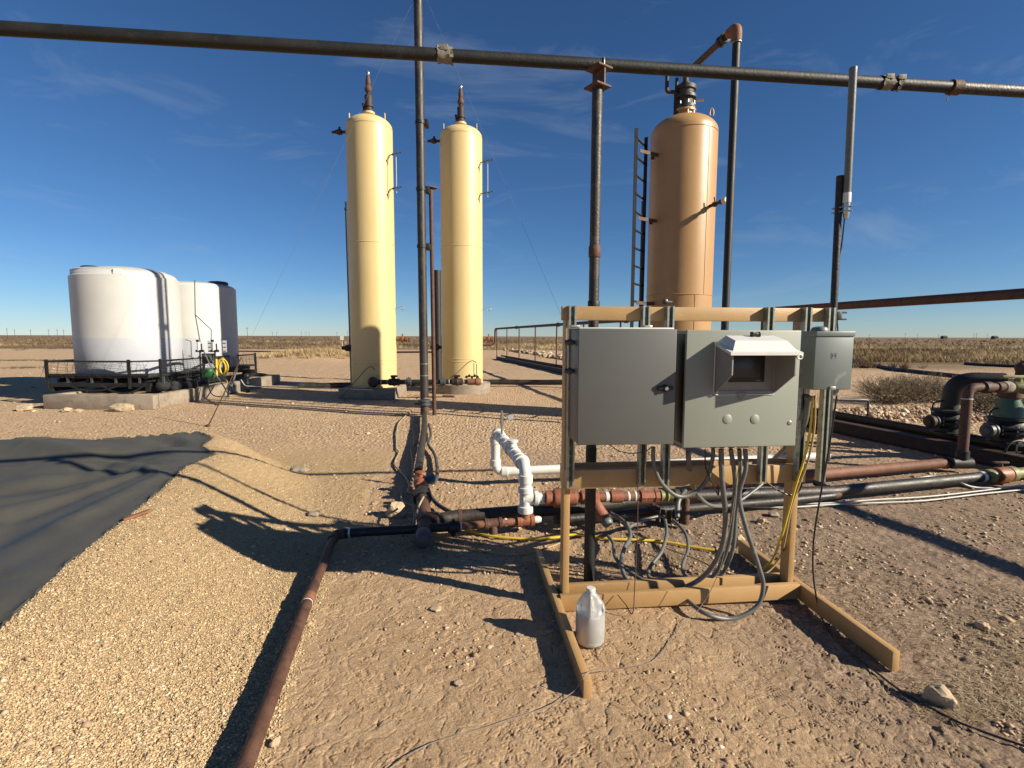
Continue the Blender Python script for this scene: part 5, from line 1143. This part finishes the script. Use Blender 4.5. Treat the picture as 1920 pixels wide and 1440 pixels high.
# screen window kit
ws0, wz1 = S(1343, 645, DB1 + .004); ws1, wz0 = S(1453, 738, DB1 + .004)
def wbox(b, a0, a1, d0, d1, z0, z1, bev=.002): return fbox(b, a0, a1, DB1 + d0, DB1 + d1, z0, z1, bev)
b = MB(); wbox(b, ws0, ws1, -.001, .006, wz0, wz0 + .018); wbox(b, ws0, ws1, -.001, .006, wz1 - .018, wz1); wbox(b, ws0, ws0 + .014, -.001, .006, wz0 + .018, wz1 - .018); wbox(b, ws1 - .014, ws1, -.001, .006, wz0 + .018, wz1 - .018)
win = b.build('window_frame', m_hoodg, t)
MB().tube([F(ws0 - .004, DB1 + .004, wz1), F(ws0 - .004, DB1 + .004, wz0 + .01), F(ws0 + .01, DB1 + .004, wz0 - .004), F(ws1 - .01, DB1 + .004, wz0 - .004), F(ws1 + .002, DB1 + .004, wz0 + .01)], .0028, 6).build('gasket_bead', m_hood, win)
wbox(MB(), ws0 + .014, ws1 - .014, -.004, .0015, wz0 + .018, wz1 - .018, .001).build('inner_panel', m_hoodg, t)
bs0, bz1 = S(1367, 664, DB1); bs1, bz0 = S(1431, 716, DB1)
scn = wbox(MB(), bs0, bs1, .0, .010, bz0, bz1, .003).build('screen_bezel', m_blackpl, t)
cs0, cz1 = S(1371, 672, DB1); cs1, cz0 = S(1423, 707, DB1)
wbox(MB(), cs0, cs1, .0095, .0115, cz0, cz1, .0005).build('screen', m_screen, scn)
wbox(MB(), bs1 - .045, bs1 - .022, .0098, .0108, bz0 + .008, bz0 + .0105, 0).build('bezel_mark', m_galv, scn)
# side shades: upright panels whose lower edge climbs outward
oz = S(1489, 703, DB1 + .16)[1]; ot = S(1489, 660, DB1 + .16)[1]; D2 = .165
for sgn, s_ in ((0, ws0 + .004), (1, ws1 - .004)):
    b = MB(); e = .0035
    vs = [F(s_ - e, DB1 + .004, wz0 + .004), F(s_ - e, DB1 + .004, wz1 - .002), F(s_ - e, DB1 + D2, ot), F(s_ - e, DB1 + D2, oz), F(s_ + e, DB1 + .004, wz0 + .004), F(s_ + e, DB1 + .004, wz1 - .002), F(s_ + e, DB1 + D2, ot), F(s_ + e, DB1 + D2, oz)]
    b.add(vs, [(0, 1, 2, 3), (4, 5, 6, 7), (0, 1, 5, 4), (1, 2, 6, 5), (2, 3, 7, 6), (3, 0, 4, 7)]); b.build('side_shade', m_hoodg, t, False)
# raised cover: a shallow tray swung up over the window
zr0 = wz1 + .012; zr1 = ot + .004
def cov(s_, d_, up=0): k = (d_ - .0) / D2; return F(s_, DB1 + d_, zr0 + (zr1 - zr0) * k + up)
A0, A1 = ws0 - .012, ws1 + .014
rim = [cov(A0, .004), cov(A1, .004), cov(A1 + .006, D2 + .02), cov(A0 - .006, D2 + .02)]; low = [v - FZ * .014 for v in rim]
pla = [cov(A0 + .05, .03, .040), cov(A1 - .05, .03, .040), cov(A1 - .045, D2 - .035, .042), cov(A0 + .045, D2 - .035, .042)]
rin = [cov(A0 + .018, .008, .002), cov(A1 - .018, .008, .002), cov(A1 - .014, D2 + .002, .002), cov(A0 + .014, D2 + .002, .002)]
b = MB(); b.add(low + rim + rin + pla, [(0, 1, 2, 3)] + [(i, (i + 1) % 4, 4 + (i + 1) % 4, 4 + i) for i in range(4)] + [(4 + i, 4 + (i + 1) % 4, 8 + (i + 1) % 4, 8 + i) for i in range(4)] + [(8 + i, 8 + (i + 1) % 4, 12 + (i + 1) % 4, 12 + i) for i in range(4)] + [(12, 13, 14, 15)])
lid = b.build('raised_cover', m_hood, t, False)
b = MB(); c_ = cov((A0 + A1) / 2 + .015, .05, .052); b.box(c_, (.045, .022, .02), FAX, .006); b.box(c_ + FU * .018, (.012, .026, .026), FAX, .004); b.box(c_ - FU * .018, (.012, .026, .026), FAX, .004); b.build('cover_latch', m_blackpl, lid)
b = MB(); c_ = cov(A1 - .012, D2 + .018, -.022); b.tube([c_ + FU * math.cos(a) * .014 + FZ * math.sin(a) * .011 for a in np.linspace(0, 6.28, 14)], .004, 6, False); b.build('hasp_ring', m_hood, lid)
b = MB(); c_ = F((ws0 + ws1) / 2 - .02, DB1 + .008, wz0 + .002); b.box(c_, (.05, .01, .016), FAX, .004); b.add([c_ + FU * -.02 + FN * .003 - FZ * .006, c_ + FU * .02 + FN * .003 - FZ * .006, c_ + FU * .004 + FN * .003 - FZ * .032, c_ - FU * .004 + FN * .003 - FZ * .032,
    c_ + FU * -.02 - FN * .003 - FZ * .006, c_ + FU * .02 - FN * .003 - FZ * .006, c_ + FU * .004 - FN * .003 - FZ * .032, c_ - FU * .004 - FN * .003 - FZ * .032], [(0, 1, 2, 3), (4, 5, 6, 7), (0, 1, 5, 4), (1, 2, 6, 5), (2, 3, 7, 6), (3, 0, 4, 7)]); b.build('hasp', m_hoodg, t, False)

# --- right small box
R0, R1 = .135, .25
u0, u1 = S(1528, 675, R1)[0], S(1597, 675, R1)[0]; zt3, zb3 = S(1565, 621, R1)[1], S(1565, 731, R1)[1]
t = thing('breaker_box', 'small scuffed grey breaker box at the right end of the frame', 'electrical box', F(u0, R1, zb3))
fbox(MB(), u0, u1, R0 - .05, R1 - .006, zb3, zt3 - .006, .003).build('box_body', m_greyR, t)
cv = fbox(MB(), u0 - .002, u1 + .003, R1 - .006, R1 + .002, zb3 + .003, zt3 - .028, .002).build('cover', m_greyR, t)
fbox(MB(), u0 - .003, u1 + .006, R0 - .05, R1 + .008, zt3 - .028, zt3, .003).build('rain_lid', m_greyR, t)
MB().lathe([(.045, 0), (.045, .008), (.036, .022), (.012, .028)], F((u0 + u1) / 2 - .03, .17, zt3), FZ, 22).build('top_hub', m_greyR, t)
b = MB(); c_ = F((u0 + u1) / 2, R1 + .003, S(1565, 667, R1)[1]); hw = .014
for sx_, sz_, w_, h_ in ((-hw, 0, .002, 2 * hw), (hw, 0, .002, 2 * hw), (0, hw, 2 * hw, .002), (0, -hw, 2 * hw, .002)): b.box(c_ + FU * sx_ + FZ * sz_, (w_, .002, h_), FAX)
b.box(c_ - FU * .006, (.0022, .002, .018), FAX); b.tube([c_ - FU * .006 + FU * math.sin(a) * .012 + FZ * math.cos(a) * .008 for a in np.linspace(0, math.pi, 8)], .0012, 4); b.build('emblem', m_hoodg, cv, False)
MB().box(F((u0 + u1) / 2 + .0, R1 + .004, zb3 + .010), (.035, .014, .02), FAX, .003).build('hasp', m_galv, t)
MB().cyl(F(u0 + .03, .16, zb3), F(u0 + .03, .16, zb3 - .03), .014).build('bottom_fitting', m_galv, t)
MB().cyl(F(u1 - .04, .20, zb3), F(u1 - .04, .20, zb3 - .035), .013).build('bottom_fitting', m_galv, t)
MB().lathe([(.004, 0), (.003, .003)], F(u0 - .002, .19, zt3 - .05), -FU, 10).build('knockout_screw', m_galv, t)

# --- antenna mast and antenna
ms = S(1568, 560, -.02)[0]; mtop = S(1575, 330, -.02)[1]
mp0 = F(ms, -.02, .85); mp1 = F(S(1575, 330, -.02)[0], -.02, mtop)
t = thing('antenna_mast', 'slim black pipe mast rising from the right end of the frame', 'mast', mp0)
MB().tube([mp0, mp1], .0195, 14).build('mast_tube', m_black, t)
b = MB(); c_ = mp0 + (mp1 - mp0) * ((S(1575, 592, 0)[1] - .85) / (mtop - .85)); b.box(c_ + FU * .03, (.03, .03, .05), FAX, .004); b.box(c_ + FU * .06 + FZ * .02, (.05, .012, .010), FAX, .003, 1); b.box(c_ + FU * .06 - FZ * .02, (.05, .012, .010), FAX, .003, 1); b.build('clamp_jaw', m_black, t)
ab = P(1587, 392, 3.03); at_ = P(1600, 127, 3.03)
t = thing('whip_antenna', 'pale grey tube antenna with white base clamped to the black mast', 'antenna', ab)
ad = (at_ - ab).normalized(); AL = (at_ - ab).length
MB().lathe([(.019, .07), (.020, .075), (.020, AL - .03), (.021, AL - .025), (.021, AL), (.015, AL + .003)], ab, ad, 20).build('radome', m_cond, t)
MB().lathe([(.021, .035), (.0215, .04), (.0215, .085), (.021, .09)], ab, ad, 18).build('label_sleeve', m_hood, t)
MB().lathe([(.012, -.055), (.013, -.05), (.017, -.03), (.019, -.02), (.019, .035)], ab, ad, 14).build('base', m_chrome, t)
b = MB(); mc = F(S(1571, 388, -.02)[0], -.02, 0); mc = Vector((mc.x, mc.y, ab.z)); vv = (ab - mc)
for dz in (-.012, .012): b.tube([mc - vv.normalized() * .03 + FZ * dz, mc + FN * .025 + FZ * dz, ab + FN * .022 + FZ * dz, ab + vv.normalized() * .03 + FZ * dz], .003, 6); b.tube([mc - vv.normalized() * .03 + FZ * dz, mc - FN * .025 + FZ * dz, ab - FN * .022 + FZ * dz, ab + vv.normalized() * .03 + FZ * dz], .003, 6)
b.build('clamp', m_galv, t)
pipe('antenna_cable', 'thin black cable dropping from the antenna base behind the mast', 'cable', [P(1584, 405, 3.03), P(1578, 460, 3.05), P(1570, 500, 3.06), P(1567, 560, 3.06), F(ms + .02, -.01, 1.6), F(ms + .02, .02, 1.35)], .004, m_blackpl, sp=True, n=6)

# ------------------------------------------------------------------ conduits and cords
def cable(label, pts, r, mat, name='conduit', cat='conduit', group=None, n=10):
    return pipe(name, label, cat, pts, r, mat, sp=True, n=n, group=group)
def D(px, py, d): s_, z_ = S(px, py, d); return F(s_, d, z_)
def zlim(p, r=.012):
    h = Hm(p.x, p.y) + r
    if p.z < h: p.z = h
    return p
K = lambda L_: [zlim(P(*a)) if len(a) == 3 and a[2] > 1.2 else D(*a) for a in L_]
cg = 'grey flexible conduits under the operator cabinet'
cable('longest grey conduit looping in front of the base beam at the right', K([(1397, 842, .16), (1398, 880, .16), (1386, 930, .14), (1399, 990, .16), (1422, 1060, .17), (1431, 1100, .18), (1418, 1138, .19), (1372, 1160, .19), (1318, 1148, .17), (1270, 1110, 3.02), (1232, 1098, 3.10), (1190, 1080, 3.2)]), .0125, m_cond, group=cg)
cable('thickest grey conduit sweeping from the cabinet down left behind the base beam', K([(1352, 842, .16), (1354, 900, .15), (1360, 970, .10), (1352, 1030, 2.9), (1320, 1080, 2.98), (1270, 1106, 3.03), (1220, 1112, 3.05), (1180, 1092, 3.1), (1165, 1060, 3.25), (1170, 1030, 3.45), (1182, 1005, 3.65), (1172, 980, 3.9), (1145, 962, 4.1)]), .0145, m_cond, group=cg)
cable('grey conduit curving to the ground behind the thickest one', K([(1370, 842, .14), (1378, 900, .10), (1374, 960, 2.95), (1366, 1020, 3.0), (1345, 1070, 3.05), (1310, 1098, 3.1), (1270, 1100, 3.15), (1222, 1088, 3.2), (1218, 1065, 3.35), (1240, 1035, 3.5), (1250, 1000, 3.75), (1247, 975, 3.95)]), .0125, m_cond, group=cg)
cable('grey conduit ending in the rightmost S bend on the ground', K([(1386, 842, .14), (1388, 900, .08), (1380, 960, 3.0), (1374, 1030, 3.02), (1350, 1080, 3.1), (1310, 1094, 3.15), (1285, 1080, 3.25), (1280, 1060, 3.38), (1290, 1030, 3.55), (1285, 1000, 3.75), (1262, 975, 3.95)]), .012, m_cond, group=cg)
cable('short U-shaped grey conduit hung under the joint of the two cabinets', K([(1225, 838, .14), (1226, 870, .13), (1240, 905, .12), (1270, 930, .10), (1300, 925, .09), (1325, 900, .10), (1336, 860, .12), (1337, 842, .13)]), .0115, m_cond, group=cg)
cable('grey conduit dropping from the cabinet onto the black pipes', K([(1290, 842, .12), (1292, 870, .10), (1298, 905, 3.2), (1310, 930, 3.7), (1335, 948, 4.1), (1375, 945, 4.4), (1420, 915, 4.6), (1445, 890, 4.7)]), .014, m_cond, group=cg)
cable('grey conduit lying on the ground, left S bend under the yellow cords', K([(1140, 1005, 3.75), (1150, 1020, 3.6), (1152, 1040, 3.4), (1165, 1060, 3.28), (1200, 1085, 3.12), (1235, 1098, 3.05)]), .0125, m_cond, group=cg)
cable('grey conduit curving from the ground up behind the right side of the cabinet', K([(1450, 862, 3.7), (1480, 830, 3.2), (1500, 790, .06), (1512, 760, .08), (1514, 742, .12)]), .015, m_cond, group=cg)
cable('grey conduit from the small breaker box curving back to the main pipes', K([(1517, 742, .12), (1510, 790, .09), (1495, 830, .02), (1470, 850, 3.3)]), .014, m_cond, group=cg)
cable('thin grey conduit stub poking up from the black pipe', K([(1270, 970, 4.0), (1272, 940, 4.1), (1285, 918, 4.15)]), .02, m_cond, group=cg)
for k in range(6): # fittings under the cabinet
    px = (1337, 1352, 1370, 1386, 1397, 1290)[k]; c_ = D(px, 840, .15); MB().lathe([(.018, -.02), (.018, .004), (.014, .006), (.014, .02)], Vector((c_.x, c_.y, zb2 - .012)), FZ, 12).build('conduit_fitting', m_dkgrey, bpy.data.objects['operator_cabinet'])
cable('thin black wire loop under the operator cabinet', K([(1322, 842, .14), (1324, 880, .12), (1340, 915, .10), (1347, 928, .09), (1346, 908, .09)]), .004, m_blackpl, 'wire', 'wire', n=6)
cable('thin black wire hanging low between the struts at the right', K([(1438, 905, .06), (1460, 920, .05), (1480, 928, .04), (1497, 922, .03), (1504, 905, .03)]), .005, m_blackpl, 'wire', 'wire', n=6)
cable('purple wire sagging under the left cabinet', K([(1142, 832, .12), (1160, 845, .12), (1185, 850, .12), (1210, 846, .12), (1222, 838, .12)]), .003, m_purple, 'wire', 'wire', n=6)
cable('purple and black wire trailing from the cabinet to the dirt in front', K([(1388, 850, .13), (1376, 940, .14), (1366, 1000, .15), (1345, 1080, .16), (1312, 1140, .18), (1275, 1190, 2.68)]) + [GG(*a, .010) for a in ((1230, 1235), (1180, 1250), (1135, 1257))] + [GG(1100, 1262, .11), GG(1075, 1297, .02)] + [GG(*a, .010) for a in ((1020, 1327), (960, 1347), (900, 1367), (850, 1380), (800, 1397), (760, 1420), (720, 1450), (690, 1480))], .0019, m_dwire, 'wire', 'wire', n=6)
cable('bare steel rod bent at the bottom, hanging before the base beam', K([(1196, 905, .10), (1195, 1000, .11), (1190, 1100, .12), (1186, 1150, .13), (1172, 1132, .10), (1158, 1115, .05)]), .0028, m_rust, 'wire', 'wire', n=6)
# yellow cords
yg = 'yellow cords around the frame'
cable('bright yellow cord hanging beside the right upright down to the ground', K([(1523, 742, .10), (1520, 800, .10), (1508, 860, .09), (1492, 910, .08), (1478, 960, .05), (1464, 1010, .0), (1448, 1050, 3.2), (1430, 1066, 3.25)]), .0072, m_ycord, 'cord', 'cord', yg, 8)
cable('paler yellow cord twisted with the bright one beside the right upright', K([(1528, 742, .11), (1527, 800, .11), (1516, 860, .10), (1498, 910, .07), (1484, 950, .04), (1470, 1020, .0), (1462, 1045, 3.2), (1436, 1075, 3.2), (1395, 1082, 3.15), (1350, 1070, 3.25), (1310, 1050, 3.4), (1250, 1028, 3.6)]), .0062, m_dycord, 'cord', 'cord', yg, 8)
cable('yellow cord lying on the ground through the frame from the tees', [GG(*a, .02) for a in ((850, 985), (880, 995), (920, 1005), (980, 1010), (1040, 1008), (1070, 1003), (1100, 1004), (1140, 1010), (1190, 1012), (1240, 1015), (1290, 1024), (1340, 1032))], .0105, m_ycord, 'cord', 'cord', yg, 8)
cable('dusty yellow cord crossing the dirt to the left frame foot', [GG(*a, .012) for a in ((800, 1014), (840, 1022), (900, 1032), (960, 1040), (1010, 1032), (1050, 1018), (1068, 1008), (1090, 1002), (1110, 1006))], .006, m_dycord, 'cord', 'cord', yg, 8)
cable('ivory cord snaking down the left side of the ground pipe', [GG(*a, .02) for a in ((775, 768), (755, 785), (745, 800), (743, 838), (748, 848), (740, 870), (757, 890), (767, 908), (765, 920), (773, 925))], .011, m_ivory, 'cord', 'cord', yg, 8)
cable('thin pale cord beside the ground pipe shadow', [GG(*a, .02) for a in ((776, 780), (774, 800), (776, 830), (770, 842), (773, 860), (775, 893), (782, 900))], .008, m_ivory, 'cord', 'cord', yg, 8)
cable('ivory cord looping over the black tee', [GG(794, 932, .22), GG(785, 950, .20), GG(778, 975, .12), GG(776, 990, .05)], .009, m_ivory, 'cord', 'cord', yg, 8)
cable('short ivory loop left of the black tee', [GG(*a, .03) for a in ((764, 924), (755, 922), (752, 932), (758, 942), (773, 948), (776, 960), (776, 985))], .008, m_ivory, 'cord', 'cord', yg, 8)
cable('grey flexible conduit running down the right side of the ground pipe', [GG(*a, .05) for a in ((804, 795), (808, 815), (803, 832), (814, 850), (819, 870), (819, 895), (812, 905), (803, 905), (805, 925), (820, 945), (845, 960), (862, 966))], .020, m_dkgrey)
# black cable at right
cable('black cable falling from the breaker box past the right foot and away over the dirt', K([(1569, 742, .19), (1556, 830, .17), (1540, 920, .15), (1527, 1000, .14), (1524, 1060, .14), (1529, 1110, .17)]) + [GG(*a, .012) for a in ((1541, 1158), (1566, 1194), (1600, 1226), (1640, 1258), (1690, 1296), (1750, 1330), (1800, 1355), (1860, 1378), (1930, 1402), (2040, 1440))], .005, m_blackpl, 'cable', 'cable', n=8)
# thin white conduits on the ground to the right
cable('thin white conduit lying straight on the ground right of the frame, front one', [GG(*a, .03) for a in ((1392, 950), (1480, 951), (1560, 946), (1660, 942), (1740, 938), (1840, 926), (1960, 914))], .0085, m_palec, 'plastic_conduit', 'conduit', 'white conduits on the ground')
cable('thin white conduit lying on the ground just behind the front one', [GG(*a, .03) for a in ((1470, 945), (1560, 943), (1640, 937), (1740, 931), (1850, 919), (1960, 905))], .0085, m_palec, 'plastic_conduit', 'conduit', 'white conduits on the ground')
cable('thin white conduit humping over the black pipe at the right', [GG(*a, .03) for a in ((1715, 898, ), (1745, 893), (1775, 896))] + [GG(1800, 905, .08), GG(1830, 914, .03), GG(1880, 914, .03), GG(1960, 905, .03)], .010, m_palec, 'plastic_conduit', 'conduit', 'white conduits on the ground')
cable('thin pale tube bridging between the S bends and the black pipes', K([(1178, 990, 3.85), (1200, 978, 4.0), (1236, 968, 4.1), (1250, 972, 4.1)]), .014, m_cond, group=cg)
b = MB(); c_ = GG(1255, 968, .08)
for k in range(5): b.cyl(c_ + Vector((-.10 + .05 * k, .02 * (k % 2), -.06)), c_ + Vector((-.10 + .05 * k, .02 * (k % 2), .05)), .018)
tag(b.build('conduit_cluster', m_black), 'cluster of black conduit ends at the foot of the drop leg', 'fitting')

# ------------------------------------------------------------------ gallon jug
jp = GG(1106, 1205); jp.z = Hm(jp.x, jp.y) + .006
t = thing('gallon_jug', 'translucent white gallon jug, two thirds full, at the left foot of the frame', 'jug', jp)
prof = [(.045, 0), (.066, .004), (.074, .018), (.075, .03), (.0735, .033), (.075, .036), (.076, .10), (.0755, .155), (.076, .172), (.0765, .185), (.075, .197), (.068, .212), (.055, .232), (.040, .253), (.028, .268), (.022, .274), (.020, .284)]
b = MB().lathe(prof, jp, FZ, 40)
hd = Vector((-.16, -1, 0)).normalized(); hs = Vector((-hd.y, hd.x, 0))
for v in b.v:
    q_ = v - jp
    if q_.z > .165:
        u_ = q_.dot(hd); w_ = abs(q_.dot(hs))
        if u_ > 0 and .012 < w_ < .062:
            k = min(1, (q_.z - .165) / .03) * min(1, max(0, (.268 - q_.z) / .02)); v -= hd * u_ * .42 * k
body = b.build('jug_body', m_jug, t, True, 60)
MB().tube(spline([jp + hd * .018 + FZ * .268, jp + hd * .040 + FZ * .262, jp + hd * .062 + FZ * .222, jp + hd * .074 + FZ * .178]), [.010] * 25, 12).build('handle', m_jug, t)
MB().lathe([(.0225, .272), (.0235, .275), (.0235, .292), (.021, .295)], jp, FZ, 26).build('cap', m_hood, t)
MB().lathe([(.044, .006), (.071, .012), (.0725, .03), (.0735, .10), (.073, .168)], jp, FZ, 32).build('liquid', m_water, t)

# ------------------------------------------------------------------ horizon things
def upole(px, py, Y, group, label):
    g = P(px, 632, Y); top_ = P(px, py, Y).z; t = thing('utility_pole', label, 'utility pole', (g.x, Y, 0), group)
    MB().tube([(g.x, Y, 0), (g.x, Y, top_)], [.13, .10], 6).build('pole', m_pole, t); MB().box((g.x, Y, top_ - .8), (1.8, .12, .14)).build('crossarm', m_pole, t)
for px, py in ((14, 615), (28, 617), (58, 617), (92, 617), (108, 617), (120, 618)): upole(px, py, 380, 'utility poles on the far left horizon', 'thin utility pole on the horizon left of the white tanks')
upole(464, 613, 300, None, 'tallest utility pole on the horizon just right of the white tanks')
for px, py in ((511, 622), (519, 622), (565, 622), (574, 621), (580, 622), (632, 622), (652, 621)): upole(px, py, 480, 'utility poles between the tanks and the left vessel', 'tiny utility pole on the horizon between the white tanks and the left yellow vessel')
for px, py in ((1630, 627), (1697, 624), (1720, 626), (1760, 627), (1826, 625), (1831, 624), (1851, 626)): upole(px, py, 520, 'utility poles on the right horizon', 'tiny utility pole on the right horizon beyond the dry grass')
for px, lb in ((1865, 'small dark distant shed on the right horizon'), (1770, 'low dark distant shed left of the small one on the horizon')):
    p = P(px, 633, 520); b = MB(); b.box((p.x, 520, 1.1), (4, 4, 2.2)); b.add([(p.x - 2.2, 517.6, 2.2), (p.x + 2.2, 517.6, 2.2), (p.x + 2.2, 522.4, 2.2), (p.x - 2.2, 522.4, 2.2), (p.x - 2.2, 520, 3.4), (p.x + 2.2, 520, 3.4)], [(0, 1, 5, 4), (2, 3, 4, 5), (0, 4, 3), (1, 2, 5)]); tag(b.build('distant_shed', m_pole, None, False), lb, 'shed')
p = GG(642, 663); t = thing('marker_sign', 'small blank white marker sign on a thin stake left of the left vessel', 'sign', p)
MB().tube([p, p + Vector((0, 0, P(642, 640, p.y).z))], .04, 6).build('stake', m_rock, t); MB().box((p.x, p.y - .03, P(642, 634, p.y).z), (.30, .02, .36)).build('sign_plate', m_hood, t)
